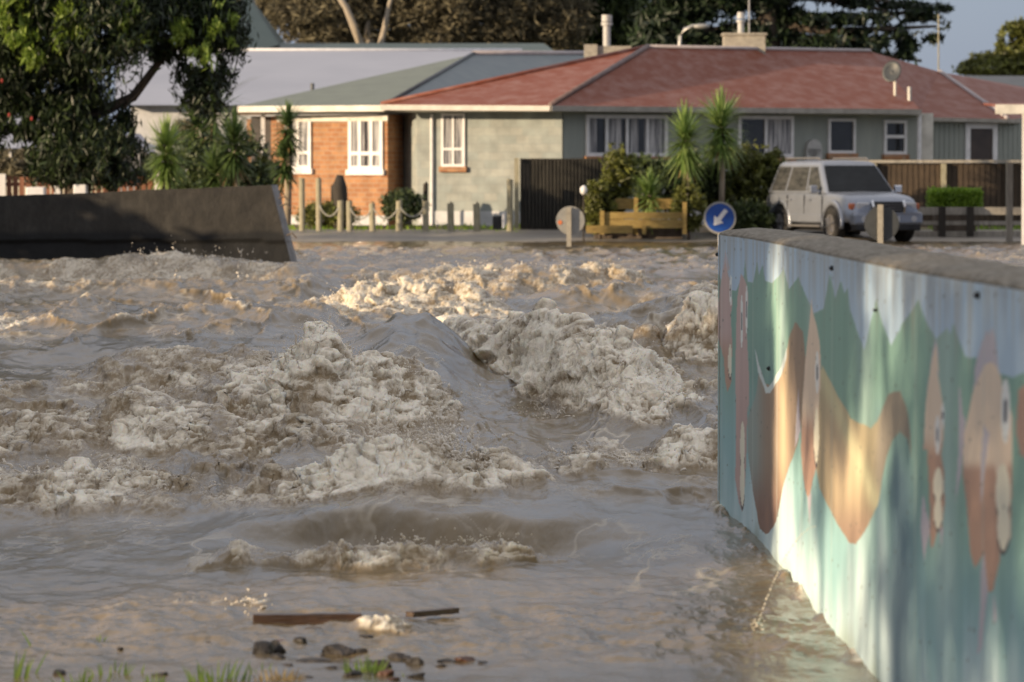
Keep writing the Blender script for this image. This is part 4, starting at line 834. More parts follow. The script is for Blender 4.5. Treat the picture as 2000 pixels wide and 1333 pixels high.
for (u1, v1, u2, v2) in ((1640,0,1740,25),(1620,38,1810,22),(1600,80,1780,75),(1400,60,1310,60),(1400,10,1320,20),(1620,62,1830,52),(1640,95,1800,120),(1560,-20,1770,8)):
    seg.append(([(1497,v1-15,0),(u1,v1,0),(u2,v2,0)], [.25,.15,.05]))
tree('conifer', 'huge dark conifer with layered branches and sky showing through, above the red roof', 'tree', 1490, D, bl, 42000, .2, 'leafcon', seg, elong=2.2, hang=.25, clump=1.5, shell=.1, gap=.12)
tree('distant_tree', 'pale green tree standing against the sky at the far right', 'tree', 1960, 185,
     [pb(1975,80,28,32,185), pb(1990,115,50,40,185), pb(1930,125,40,22,185), pb(1895,132,26,14,185), pb(2040,90,60,50,185), pb(1960,135,90,18,185), pb(2000,60,24,22,185)], 16000, .2, 'leafolive',
     [([(1960,330,0),(1970,150,0),(1980,80,0)], [.4,.3,.1])], clump=1.4, shell=.2, gap=-.25)

def blades(mb, c, n, L, wd, up=.5, droop=.35, a0=0, r=rnd):
    for _ in range(n):
        az = r.uniform(0, 2*math.pi); el = math.asin(max(-.99, min(.99, r.uniform(up-.75, up+.5)))); l = L*r.uniform(.7, 1.1)
        d = Vector((math.cos(az)*math.cos(el), math.sin(az)*math.cos(el), math.sin(el))); sd_ = d.cross(Vector((0,0,1))).normalized()
        pts = [Vector(c)+d*(l*t)-Vector((0,0,droop*l*t*t*(1-max(0, math.sin(el))*.8))) for t in (0,.33,.66,1)]
        wv = [wd*.5, wd, wd*.75, .004]; vs = []
        for p_, w_ in zip(pts, wv): vs += [p_-sd_*w_*.5, p_+sd_*w_*.5]
        mb.add(vs, [(0,1,3,2),(2,3,5,4),(4,5,7,6)])
def cabbage(label, u, vb, D, heads, m='blade', L=.75, n=70, wd=.05, name='cabbage_tree', dead=True):
    base = P(u, vb, D); r = thing(name, label, 'cabbage tree', tuple(base), 'spiky cabbage trees and strap leaved plants')
    seg = []; mb = MB(); dd = MB()
    for (hu, hv, k) in heads:
        h = P(hu, hv, D); seg.append(([base, base.lerp(h, .5)+Vector((.03,0,0)), h], [.08,.065,.05]))
        for j in range(4):
            c = h-Vector((0,0,.17*j*k)); blades(mb, c, int(n*(2.0-.25*j)), 1.12*L*k*(1-.04*j), wd*.85, up=.65-.28*j, droop=.10+.08*j)
        if dead: blades(dd, h-Vector((0,0,.65*k)), 14, L*k*.8, wd, up=-.6, droop=.3)
    limbs('trunk', seg, M['palebark'], r); mb.build('leaf_heads', M[m], r)
    if dead: dd.build('dead_leaves', M['deadleaf'], r)
    return r
cabbage('left hand pale cabbage tree in the planter, its single spiky head lower than its neighbour', 1342, 440, 99.0, [(1338,262,1.0)], L=.72, n=85)
cabbage('taller cabbage tree in front of the red roof, its head above the gutter', 1408, 440, 99.8, [(1408,236,1.0)], L=.75, n=85)
cabbage('short bright spiky plant low in the yellow timber planter', 1268, 410, 98.2, [(1268,372,.8)], L=.62, n=60, dead=False)
cabbage('pale green spiky plant just right of the big dark tree', 325, 430, 90, [(325,285,1.0)], L=.62, n=90, m='blade')
cabbage('darker spiky plant midway between the dark tree and the brick house', 462, 430, 92, [(458,268,.95),(420,330,.8)], L=.65, n=70, m='bladedark')
cabbage('thin dark cabbage tree in front of the left brick house window', 561, 440, 90, [(563,240,.75),(557,300,.7)], L=.62, n=55, m='bladedark')
cabbage('feathery palm with drooping fronds behind the dark tree, against the pale roof', 400, 420, 96, [(420,190,1.1),(385,240,.9)], L=.95, n=36, wd=.07, m='bladedark', name='palm')
bpy.data.objects['palm']['category'] = 'palm'

def bush(label, u, v, ru, rv, D, m='leafolive', n=5000, size=.09, name='bush', cat='bush', extra=(), gap=-.15, shell=.3):
    g = float(ground_z(D)); r = thing(name, label, cat, (P(u, v, D).x, D, g), 'garden bushes')
    bs_ = [pb(u, v, ru, rv, D)]+[pb(*e, D) for e in extra]
    limbs('stem', [([(P(u,v,D).x, D, g-.02), P(u, v+rv*.4, D), P(u+ru*.2, v-rv*.3, D)], [.04,.03,.015]), ([(P(u,v,D).x+.05, D, g-.02), P(u-ru*.4, v, D)], [.03,.015])], M['bark'], r)
    leaves('foliage', bs_, n, size, M[m], r, elong=1.8, clump=.5, shell=shell, gap=gap); return r
bush('tall olive bush at the left of the planter, in front of the dark slatted fence', 1205, 345, 32, 62, 98.6, n=7000, extra=((1190,395,40,50),(1215,320,26,34)))
bush('loose flowering bush beside the small white ball, next to the round grey sign', 1172, 405, 30, 50, 98.0, n=4500, extra=((1160,380,18,26),))
bush('dark shrub mass behind the yellow planter between the two cabbage trees', 1300, 370, 75, 52, 100.4, 'leafmid', 11000, extra=((1260,340,50,40),(1380,345,50,50)))
bush('tall dark hedge with golden tops behind the blue sign, left of the car', 1450, 345, 62, 60, 100.8, 'leafolive', 13000, extra=((1490,330,42,44),(1420,390,60,52),(1480,400,48,48),(1510,320,26,30)))
bush('dark green shrub at the foot of the hedge behind the blue sign', 1455, 425, 55, 32, 99.2, 'leafmid', 6000)
bush('red tinged bush at the right end of the yellow planter', 1345, 405, 32, 45, 98.0, 'leafolive', 4000)
bush('rounded dark green bush against the shaded end of the brick house', 787, 402, 42, 30, 102.8, 'leafmid', 7000, .07, gap=-.4)
bush('low pale bush at the foot of the brick wall behind the rope posts', 640, 420, 60, 26, 103, 'leafolive', 5000, .07)
bush('dark bush mass behind the spiky plants, left of the brick house', 405, 340, 95, 80, 95, 'leafmid', 17000, extra=((330,350,60,60),(470,330,60,75),(500,390,50,50)))
bush('yellow green shrub near the porch of the brick house', 520, 350, 28, 45, 98, 'leafolive', 3500)
bush('brown leaved bush under the palm beside the grey shed', 375, 280, 50, 45, 97, 'leafbrown', 6000, extra=((300,340,26,36),))
bush('pale scrubby bush below the far left of the dark tree, behind the paling fence', 40, 325, 75, 30, 95, 'leafbrown', 5000)
h = thing('box_hedge', 'bright lime green clipped box hedge by the paling fence', 'hedge', (P(1865,400,100).x, 100, 0)); q0, q1 = P(1820,374,100), P(1910,404,100)
b = MB(); b.box(q0.x+.08, q1.x-.08, 99.7, 100.5, .05, q0.z-.06); b.build('branches', M['bark'], h)
n = 9000; pp = nr.rand(n, 3); fc = nr.randint(0, 3, n); pp[fc==0, 2] = 1; pp[fc==1, 1] = 0; sidex = fc==2; pp[sidex, 0] = np.round(pp[sidex, 0])
pp = np.stack([q0.x+pp[:,0]*(q1.x-q0.x), 99.6+pp[:,1]*1.0, q1.z+pp[:,2]*(q0.z-q1.z)], -1)+nr.normal(size=(n,3))*.035
a = nr.normal(size=(n,3)); a /= np.linalg.norm(a,axis=1)[:,None]; bb_ = np.cross(a, nr.normal(size=(n,3))); bb_ /= np.linalg.norm(bb_,axis=1)[:,None]
raw('foliage', np.stack([pp-a*.03, pp+bb_*.02, pp+a*.03, pp-bb_*.02], 1).reshape(-1,3), np.arange(n*4, dtype=np.int32).reshape(-1,4), M['leafhedge'], h)

# ------------------------------------------------------------------ fences, posts, planter
def vpost(mb, u, v0, v1, D, wpx, zb=None):
    t = P(u, v0, D); w_ = wpx*D/FPX/2; z = P(u, v1, D).z if zb is None else zb; mb.box(t.x-w_, t.x+w_, D-w_, D+w_, z, t.z)
r = thing('slatted_fence', 'dark slatted fence panel with a pale end post in front of the block house', 'fence', (P(1090,440,101.5).x, 101.5, .1))
b = MB(); vpost(b, 1009, 309, 446, 101.3, 9); b.build('post', M['post'], r)
b = MB(); x0, x1 = P(1016,300,101.5).x, P(1200,300,101.5).x; zt = P(0,310,101.5).z; b.box(x0, x1, 101.45, 101.55, zt-.09, zt); b.box(x0, x1, 101.45, 101.55, .72, .8); b.box(x0, x1, 101.45, 101.55, .2, .3); b.build('rail', M['darktimber'], r)
b = MB(); b.box(x0, x1, 101.56, 101.6, .14, zt-.02); b.build('backing', M['black'], r)  # dark sheet added behind the slats to keep the gaps dark
b = MB(); x = x0+.02
while x < x1: b.box(x, x+.055, 101.40, 101.44, .14, zt-.02); x += .085
b.build('palings', mat('weathered_dark_slats', (.010,.009,.007), (.055,.05,.04), .85, 9, (4,4,.2)), r)
r = thing('paling_fence', 'tall brown paling fence with a pale cap rail and posts behind the parked car', 'fence', (P(1850,440,104).x, 104, .1))
D = 104; x0, x1 = P(1600,300,D).x, P(2160,300,D).x; zt = P(0,313,D).z
b = MB(); b.box(x0, x1, D-.12, D+.06, zt-.07, zt); b.build('cap_rail', M['timber'], r)
for u in (1707,1843,1970,2105):
    b = MB(); vpost(b, u, 320, 440, D-.14, 10, .1); b.build('post', M['post'], r)
b = MB(); x = x0
while x < x1: o_ = rnd.uniform(-.006,.006); b.box(x, x+.115, D-.03+o_, D-.005+o_, .2, zt-.075-rnd.uniform(0,.02)); x += .135
b.build('palings', M['browntimber'], r); b = MB(); b.box(x0, x1, D, D+.05, .2, zt-.08); b.build('backing_boards', M['darktimber'], r)
r = thing('rail_fence', 'low grey two rail timber barrier in front of the paling fence, right of the car', 'fence', (P(1880,470,99).x, 99, 0))
D = 99; x0, x1 = P(1785,300,D).x, P(2150,300,D).x
for v0, v1 in ((405,420),(432,440),(452,464)):
    b = MB(); b.box(x0, x1, D-.02, D+.06, P(0,v1,D).z, P(0,v0,D).z); b.build('rail', M['timber'], r)
for u in (1840,1895,2060):
    b = MB(); vpost(b, u, 404, 475, D-.14, 13, -.02); b.build('post', M['darktimber'], r)
b = MB(); vpost(b, 1972, 318, 480, D-2.2, 12, -.05); tag(b.build('gate_post', M['timber']), 'tall weathered timber post standing alone in front of the low rail barrier', 'post')
r = thing('paling_fence', 'low red brown paling fence with white posts seen under the dark tree', 'fence', (P(100,400,90).x, 90, 0))
D = 90; b = MB(); x = P(-500,300,D).x
while x < P(306,300,D).x: b.box(x, x+.10, D-.02, D, -.3, P(0,346,D).z+rnd.uniform(-.02,.02)); x += .135
b.build('palings', M['redtimber'], r); b = MB(); b.box(P(-500,300,D).x, P(306,300,D).x, D+.003, D+.05, P(0,364,D).z, P(0,357,D).z); b.build('rail', M['redtimber'], r)
for u, v in ((5,340),(112,336),(308,336),(-120,340)):
    b = MB(); vpost(b, u, v, 470, D-.1, 12); b.build('post', M['white'], r)
b = MB(); b.box(P(50,300,82).x, P(86,300,82).x, 82, 82.4, .2, P(0,366,82).z); tag(b.build('utility_box', M['white'], bevel=.02), 'small white box just showing over the flood wall at left', 'box', 'white boxes over the flood wall')
b = MB(); b.box(P(143,300,83).x, P(168,300,83).x, 83, 83.4, .2, P(0,361,83).z); tag(b.build('utility_box', M['white'], bevel=.02), 'white box below the dark tree, right of the white fence post', 'box', 'white boxes over the flood wall')
# rope posts
posts = [(590,348,'tall timber post left of its tall neighbour, at the corner of the rope fence',4.6,440),(623,348,'tall timber post where the first rope hangs, in front of the brick wall',4.6,440),(665,392,'short post holding the first sagging rope on its right end',5,441),(683,392,'short post close beside another, left of the bare gap',4.8,441),(728,397,'short post under the right brick house window, at the start of the second rope',5,443),(779,392,'short post between two sagging ropes, in front of the round bush',5,444),(832,393,'short post at the right end of the sagging ropes',5,445),(881,397,'short leaning post in front of the block house window',5.4,446),(932,398,'short post nearest the slatted fence, in front of the foundation',5.4,444),(996,350,'pale tall post beside the end of the dark slatted fence',5,442),(830,358,'dark tall post behind the rope fence at the downpipe',4,420),(648,362,'thin dark stake behind the rope posts',2.5,420)]
tops = {}
for (u, v, lb, wd, vb) in posts:
    D = 100.6 if vb > 425 else 103; t = P(u, v, D); rr = wd*1.25*D/FPX; bz = .05
    o = MB().tube([(t.x, D, bz), (t.x+rnd.uniform(-.02,.02), D, t.z-.01), (t.x, D, t.z)], [rr, rr*.97, rr*.85], 10).build('bollard', M['darktimber' if vb < 425 else 'post'])
    tag(o, lb, 'post', 'round timber posts along the verge'); tops[u] = t
for (a_, b_, lb) in ((623,665,'sagging rope between the tall post and the first short post'),(728,779,'sagging rope left of the round dark bush'),(779,832,'sagging rope in front of the round dark bush'),(683,728,'slack low rope below the right brick house window')):
    p0, p1 = tops[a_], tops[b_]; z0 = min(p0.z, p1.z)-.1; p0 = Vector((p0.x,100.55,z0+.0)); p1 = Vector((p1.x,100.55,z0)); pts = [p0.lerp(p1, t/10)-Vector((0,0,.3*4*(t/10)*(1-t/10)*(.9))) for t in range(11)]
    tag(MB().tube(pts, .018, 6).build('rope', M['rope'], smooth=True), lb, 'rope', 'ropes slung between the posts')
t = P(664,342,102.6); o = MB().tube([(t.x,102.6,.1),(t.x+.03,102.6,.7),(t.x-.02,102.6,t.z-.3),(t.x,102.6,t.z)], [.2,.17,.19,.08], 9).build('tree_stump', M['darktimber'], smooth=True); tag(o, 'dark burnt looking stump in front of the brick wall between the windows', 'stump')
# planter
r = thing('planter', 'raised planter of mossy yellow timber boards in front of the cabbage trees', 'planter', (P(1250,450,97.6).x, 97.6, 0)); D = 97.6
for (u0, u1, v0, v1, dd) in ((1202,1326,388,409,.5),(1172,1340,415,428,0),(1172,1340,429,446,0),(1145,1236,441,456,-.5)):
    b = MB(); b.box(P(u0,300,D+dd).x, P(u1,300,D+dd).x, D+dd, D+dd+.08, P(0,v1,D+dd).z, P(0,v0,D+dd).z); b.build('board', M['yellowtimber'], r)
for u, v in ((1176,412),(1242,386),(1337,395),(1258,440)):
    b = MB(); vpost(b, u, v, 458, D-.03 if u != 1242 else D+.4, 8); b.build('post', M['yellowtimber'], r)
b = MB(); b.box(P(1160,300,99).x, P(1330,300,99).x, 98.2, 99.5, -.02, .35); b.build('soil', M['bark'], r)
c = P(1140,372,97.4); r = thing('garden_light', 'small white ball shaped garden light left of the planter', 'garden light', (c.x, 97.4, 0))
MB().ball(c, (.085,.085,.11), 12, 8).build('globe', M['white'], r, smooth=True); MB().tube([(c.x,97.4,0),(c.x,97.4,c.z-.1)], .02, 6).build('stake', M['darktimber'], r)
b = MB(); vpost(b, 983, 415, 446, 100.3, 5); tag(b.build('marker_peg', M['white']), 'small white marker peg left of the slatted fence', 'peg')
b = MB(); b.box(P(962,300,101).x, P(980,300,101).x, 101, 101.3, .1, P(0,422,101).z); tag(b.build('bin', M['black'], bevel=.03), 'small black bin against the foundation beside the slatted fence', 'bin')

# ------------------------------------------------------------------ signs
def disc(mb, c, r, n=32, y0=0, y1=.01, q=None, r2=None):
    vs = [(c.x+r*math.cos(2*math.pi*k/n), c.y+y0, c.z+r*math.sin(2*math.pi*k/n)) for k in range(n)]+[(c.x+r*math.cos(2*math.pi*k/n), c.y+y1, c.z+r*math.sin(2*math.pi*k/n)) for k in range(n)]
    mb.add(vs, [tuple(range(n)), tuple(range(2*n-1, n-1, -1))]+[(k, n+k, n+(k+1)%n, (k+1)%n) for k in range(n)])
c = P(1406,426,90); R_ = 32*90/FPX
r = thing('road_sign', 'round blue keep left sign with a white arrow, just beyond the mural wall', 'road sign', (c.x, 90.03, -.4), 'round road signs')
b = MB(); disc(b, c, R_); b.build('sign_border', M['signback'], r); b = MB(); disc(b, c, R_*.87, y0=-.006, y1=-.001); b.build('sign_face', M['signblue'], r)
b = MB(); u_ = Vector((-.62,0,-.78)).normalized(); s_ = Vector((-u_.z,0,u_.x)); c2 = c+Vector((0,-.009,0)); tip = c2+u_*R_*.58; hb = c2+u_*R_*.1
b.poly([c2-u_*R_*.62-s_*R_*.13, c2-u_*R_*.62+s_*R_*.13, hb+s_*R_*.13, hb-s_*R_*.13]); b.poly([tip-s_*R_*.02, hb-s_*R_*.36, hb-s_*R_*.0, tip]); b.poly([tip, hb, hb+s_*R_*.36, tip+s_*R_*.02])
b.v = [(x,y,z) for x,y,z in b.v]; ar = b.build('arrow', M['signwhite'], r); ar.modifiers.new('s','SOLIDIFY').thickness = .003
MB().tube([(c.x,90.05,-.6),(c.x,90.05,c.z+R_*.9)], .035, 8).build('pole', M['metal'], r)
c = P(1114,431,86); R_ = 28*86/FPX
r = thing('road_sign', 'grey round sign back with an orange patch on a pale post left of the planter', 'road sign', (c.x, 86, -.3), 'round road signs')
b = MB(); disc(b, c, R_); b.build('sign_back', M['signback'], r)
b = MB(); disc(b, c+Vector((-.21,-.012,-.04)), .045, 12); b.build('patch', M['rust'], r)
b = MB(); b.box(c.x-.075, c.x+.015, 85.9, 85.98, -.02, c.z+R_*.9); b.build('pole', M['conc'], r); b = MB(); b.box(c.x-.08,c.x+.02,85.89,85.99,-.5,-.021+.1); b.build('pole_foot', M['darktimber'], r)
c = P(1722,437,90); R_ = 34*90/FPX
r = thing('road_sign', 'dark round sign back on a white post in front of the car grille', 'road sign', (c.x, 90, -.3), 'round road signs')
b = MB(); disc(b, c, R_); b.build('sign_back', M['dish'], r)
b = MB(); b.box(c.x-.09, c.x+.02, 89.88, 89.97, -.3, P(0,400,90).z); b.build('pole', M['conc'], r)

# ------------------------------------------------------------------ the parked car
def car():
    D = 97.0; ph = math.radians(21)
    ctr = P(1646, 300, 98.2); root = thing('parked_car', 'silver four wheel drive parked at the water edge, seen from its front corner', 'car', (ctr.x, 98.2, .0))
    R3 = Matrix.Translation((ctr.x, 98.2, .0)) @ Matrix.Rotation(-math.pi/2+ph, 4, 'Z')    # +X = forward
    def T(p): return R3 @ Vector(p)
    W2 = .94
    # lower body: stations x, (half width at sill, at belt), sill z, belt z
    st = [(-2.38,.80,.78,.55,.98),(-2.34,.88,.87,.47,1.08),(-2.1,.92,.91,.42,1.13),(-1.2,.94,.93,.38,1.14),(0,.94,.93,.37,1.13),(.75,.94,.92,.38,1.11),(.95,.94,.91,.39,1.12),(1.4,.94,.87,.42,1.10),(1.9,.92,.84,.40,1.05),(2.15,.88,.80,.40,.99),(2.30,.80,.74,.42,.90),(2.36,.74,.68,.46,.82)]
    def section(x, ws, wb, z0, z1):
        ys = [(-ws*.9,z0),(-ws,z0+.06),(-ws*1.015,z0+(z1-z0)*.45),(-wb*1.0,z1-.10),(-wb*.965,z1-.03),(-wb*.86,z1),(-wb*.4,z1+.025)]
        pts = [(x,y,z) for y,z in ys]+[(x,0,z1+.03)]+[(x,-y,z) for y,z in ys[::-1]]
        return pts
    b = MB(); vs = []; secs = [section(*s) for s in st]; n = len(secs[0])
    for s in secs: vs += [T(p) for p in s]
    fs = [(i*n+k, i*n+(k+1)%n, (i+1)*n+(k+1)%n, (i+1)*n+k) for i in range(len(st)-1) for k in range(n)]
    fs += [tuple(range(n))[::-1], tuple((len(st)-1)*n+k for k in range(n))]
    b.add(vs, fs); body = b.build('body', M['silver'], root, smooth=True)
    sb = body.modifiers.new('sub','SUBSURF'); sb.levels = 1; sb.render_levels = 2
    # wheel wells cut
    cutm = MB()
    for x in (-1.38, 1.40):
        for s in (-1, 1): cutm.tube([T((x, s*.62, .40)), T((x, s*1.1, .40))], .47, 28)
    # greenhouse (x_bottom, x_top)
    g = MB(); zb, zt = 1.10, 1.82
    bot = [(-2.30,.86),(-1.2,.90),(0,.90),(.98,.88)]; topx = [(-1.98,.70),(-1.1,.73),(-.1,.73),(.28,.70)]
    def gp(k, s, t, o=0):
        x = bot[k][0]*(1-t)+topx[k][0]*t; y = bot[k][1]*(1-t)+topx[k][1]*t; return Vector((x, s*(y+o), zb+(zt-.04-zb)*t))
    vs = []
    for k in range(4):
        vs += [T(gp(k,-1,0)), T(gp(k,-1,1)), T((topx[k][0]+(.06 if k==0 else -.05 if k==3 else 0), -topx[k][1]*.82, zt+.01)), T((topx[k][0]+(.08 if k==0 else -.07 if k==3 else 0), 0, zt+.035)), T((topx[k][0]+(.06 if k==0 else -.05 if k==3 else 0), topx[k][1]*.82, zt+.01)), T(gp(k,1,1)), T(gp(k,1,0))]
    fs = [(i*7+k, i*7+k+1, (i+1)*7+k+1, (i+1)*7+k) for i in range(3) for k in range(6)]+[tuple(range(7))[::-1], tuple(21+k for k in range(7))]
    g.add(vs, fs); cab = g.build('cabin', M['silver'], root); bv = cab.modifiers.new('bevel','BEVEL'); bv.width = .075; bv.segments = 4; bv.limit_method = 'ANGLE'
    def lerp2(k0, k1, f, s, t, o):
        a, b_ = gp(k0,s,t,o), gp(k1,s,t,o); return a.lerp(b_, f)
    wins = [((0,.16),(0,.95)),((1,.06),(1,.92)),((2,.02),(2,.80))]
    for s in (-1, 1):
        for (k0, f0), (k1, f1) in wins:
            k = k0; w_ = MB(); o = .012
            c = [lerp2(k,k+1,f0+(.06 if k==0 else 0),s,.08,o), lerp2(k,k+1,f1,s,.08,o), lerp2(k,k+1,f1-(.10 if k==2 else 0),s,.88,o), lerp2(k,k+1,f0+(.02 if k==0 else 0),s,.88,o)]
            w_.poly([T(p) for p in c]); so_ = w_.build('side_window', M['sideglass'], root); so_.modifiers.new('s','SOLIDIFY').thickness = .012
    def glassq(x0, x1, y0, y1, t0, t1, k, off, nm):
        def q(t, y): return Vector((bot[k][0]*(1-t)+topx[k][0]*t+off*(1 if k == 3 else -1), y, zb+(zt-.03-zb)*t+.012))
        w_ = MB(); w_.poly([T(q(t0,-y0)), T(q(t0,y0)), T(q(t1,y1)), T(q(t1,-y1))]); o_ = w_.build(nm, M['tint'], root); o_.modifiers.new('s','SOLIDIFY').thickness = .012
    glassq(0,0,.80,.64,.06,.90,3,.022,'windscreen'); glassq(0,0,.74,.60,.12,.86,0,.02,'rear_window')
    # wheel arches, wheels
    for x in (-1.38, 1.40):
        for s in (-1, 1):
            a = MB(); pts = []
            n_ = 20; vs = []
            for k in range(n_+1):
                t = math.pi*k/n_*1.12-.19
                for (r_, y_) in ((.44,.955),(.53,.955),(.56,.90)): vs.append(T((x+r_*math.cos(t), s*y_, .40+r_*math.sin(t))))
            a.add(vs, [(i*3+k, i*3+k+1, (i+1)*3+k+1, (i+1)*3+k) for i in range(n_) for k in range(2)]); ao = a.build('wheel_arch', M['silver'], root, smooth=True); ao.modifiers.new('s','SOLIDIFY').thickness = .02
            wl = MB(); vs = [T((x, s*.948, .40))]; n2 = 24
            for k in range(n2+1): t = math.pi*k/n2*1.2-.314; vs.append(T((x+.455*math.cos(t), s*.950, .40+.455*math.sin(t))))
            wl.add(vs, [(0, k+1, k+2) for k in range(n2)]); wl.build('wheel_well', M['black'], root)
            ty = MB(); ty.tube([T((x,s*.74,.38)), T((x,s*.76,.38)), T((x,s*.95,.38)), T((x,s*.985,.38))], [.34,.39,.39,.36], 28); wo = ty.build('wheel', M['tyre'], root, smooth=False)
            rm = MB(); rm.tube([T((x,s*.975,.38)), T((x,s*.988,.38))], [.25,.24], 28); ro_ = rm.build('rim', M['carpanel'], wo)
            sp = MB()
            for k in range(6):
                t = k*math.pi/3+.3; sp.bar(T((x,s*.992,.38)), T((x+.225*math.cos(t), s*.992, .38+.225*math.sin(t))), .075, .03)
            sp.tube([T((x,s*.99,.38)), T((x,s*1.01,.38))], .06, 12); sp.build('spokes', M['rim'], wo)
    # trim
    def box(nm, x0,x1,y0,y1,z0,z1,m,bev=.02):
        b_ = MB(); b_.box(x0,x1,y0,y1,z0,z1,R3); return b_.build(nm, M[m], root, bevel=bev)
    for s in (-1, 1):
        box('side_step', -.88,.86, s*.93 if s<0 else .93-.0, s*.93+.09*s if s>0 else s*.93+.0, .34,.40,'carpanel') if False else box('side_step', -.86,.86, min(s*.88,s*1.0), max(s*.88,s*1.0), .33,.38,'carpanel')
        box('door_cladding', -.84,.86, min(s*.93,s*.965), max(s*.93,s*.965), .44,.62,'silver',.015)
        b_ = MB(); b_.ball(T((2.06,s*.66,.86)), (.11,.11,.10), 10, 8)
        h_ = MB(); h_.box(2.20,2.335,min(s*.42,s*.74),max(s*.42,s*.74),.74,.90,R3); h_.build('headlight', M['lens'], root, bevel=.04)
        h_ = MB(); h_.box(2.08,2.25,min(s*.745,s*.86),max(s*.745,s*.86),.74,.88,R3); h_.build('indicator', M['amber'], root, bevel=.03)
        h_ = MB(); h_.tube([T((2.40,s*.62,.53)), T((2.445,s*.62,.53))], .07, 12); h_.build('fog_light', M['lens'], root)
        mr = MB(); mr.box(.62,.74,min(s*.98,s*1.16),max(s*.98,s*1.16),1.10,1.28,R3); mr.box(.66,.71,min(s*.88,s*.98),max(s*.88,s*.98),1.12,1.17,R3); mr.build('wing_mirror', M['chrome' if s > 0 else 'silver'], root, bevel=.03)
        for xh in (-.95, .1):
            hd = MB(); hd.box(xh,xh+.2,min(s*.945,s*.965),max(s*.945,s*.965),.93,.97,R3); hd.build('door_handle', M['silver'], root)
        dg = MB()
        for xd in (-1.0+.02, -.06, .90): dg.box(xd,xd+.012,min(s*.938,s*.9605),max(s*.938,s*.9605),.45,1.06,R3)
        dg.build('door_gap', M['black'], root)
        rr = MB(); rr.tube([T((-1.8,s*.60,1.86)), T((-1.75,s*.60,1.90)), T((.0,s*.60,1.90)), T((.08,s*.60,1.855))], .02, 6); rr.build('roof_rail', M['carpanel'], root)
    box('bumper', 2.12,2.44,-.86,.86,.38,.68,'silver',.07); box('rear_bumper', -2.48,-2.2,-.86,.86,.42,.68,'silver',.06)
    box('lower_valance', 2.1,2.43,-.80,.80,.26,.42,'black',.03)
    gr = box('grille', 2.24,2.375,-.40,.40,.60,.92,'black',.02)
    for z in (.73,.79,.85):
        b_ = MB(); b_.box(2.378,2.392,-.36,.36,z-.008,z+.008,R3); b_.build('grille_bar', M['carpanel'], gr)
    for y in (-.39,.39):
        b_ = MB(); b_.tube([T((2.40,y,.66)), T((2.44,y,.80)), T((2.36,y,.94))], .028, 8); b_.build('nudge_bar', M['chrome'], root)
    box('number_plate', 2.442,2.452,-.26,.26,.47,.58,'signwhite',0)
    bk = box('spare_wheel_cover', -2.62,-2.40,-.33,.33,.72,1.30,'silver',.1)
    un = box('underbody', -2.2,2.1,-.70,.70,.24,.42,'black',.02)
car()

# ------------------------------------------------------------------ foreground debris
def on(u, v): return D0(v)
def wooden(label, u0, v0, u1, v1, t, h, m='plank', name='plank', dz=0.0):
    a = P(u0, v0, on(u0, v0)); b_ = P(u1, v1, on(u1, v1)); a.z = b_.z = dz
    d = (b_-a).normalized(); q = Matrix(((d.x,-d.y,0,a.x),(d.y,d.x,0,a.y),(0,0,1,dz),(0,0,0,1))); L = (b_-a).length
    mb = MB(); nseg = 14
    vs = []
    for i in range(nseg+1):
        x = L*i/nseg; sl = .022 if i in (0, nseg) else 0
        for (y, z) in ((-t/2,-h),(t/2,-h),(t/2,h),(-t/2,h)): vs.append(q @ Vector((x+(-.02 if (i == nseg and z < 0) else 0)+(.018 if i==nseg and z<0 else 0), y+rnd.gauss(0,.0008), z+rnd.gauss(0,.0008))))
    fs = [(i*4+k, i*4+(k+1)%4, (i+1)*4+(k+1)%4, (i+1)*4+k) for i in range(nseg) for k in range(4)]+[(3,2,1,0), tuple(nseg*4+k for k in range(4))]
    mb.add(vs, fs); return tag(mb.build(name, M[m], bevel=.002), label, 'plank')
wooden('wet brown board lying at the edge of the flood in front of the stones', 494, 1224, 706, 1222, .05, .021, dz=.018)
wooden('dark splintered board end sticking out of the foam, right of the brown board', 800, 1213, 890, 1204, .04, .010, dz=.018)
wooden('thin sloping dark stick under the foam, left of the splintered board', 730, 1216, 800, 1230, .03, .008, dz=.006, name='stick')
bpy.data.objects['stick']['category'] = 'stick'
def rock(label, u, v, w_, h_, m='rock', seed=0, name='rock'):
    y = on(u, v); x = (u-1000)/FPX*y; k = y/FPX; w_ *= 1.2; h_ *= 1.1; rx = w_*k/2; rz = h_*k*1.0; ry = rx*rnd.uniform(.6,.9)
    r_ = np.random.RandomState(seed+7); nn, mm = 22, 12; vs = []
    pl = [(Vector(r_.normal(size=3)).normalized(), r_.uniform(.42,.9)) for _ in range(10)]
    for i in range(mm+1):
        t = math.pi*i/mm
        for j in range(nn):
            p_ = 2*math.pi*j/nn; d = Vector((math.sin(t)*math.cos(p_), math.sin(t)*math.sin(p_), math.cos(t))); rr = 1.0
            for (nrm_, o_) in pl:
                q_ = d.dot(nrm_)
                if q_ > 0: rr = min(rr, o_/q_)
            rr *= 1+.04*float(perlin(np.array([d.x*3+seed]), np.array([d.z*3+d.y*2]), 4)[0])
            vs.append((x+d.x*rx*rr, y+d.y*ry*rr, rz*.12+d.z*rz*rr*.9))
    fs = [(i*nn+j, (i+1)*nn+j, (i+1)*nn+(j+1)%nn, i*nn+(j+1)%nn) for i in range(mm) for j in range(nn)]
    b = MB(); b.add(vs, fs); return tag(b.build(name, M[m]), label, 'rock', 'stones and clods at the near water edge')
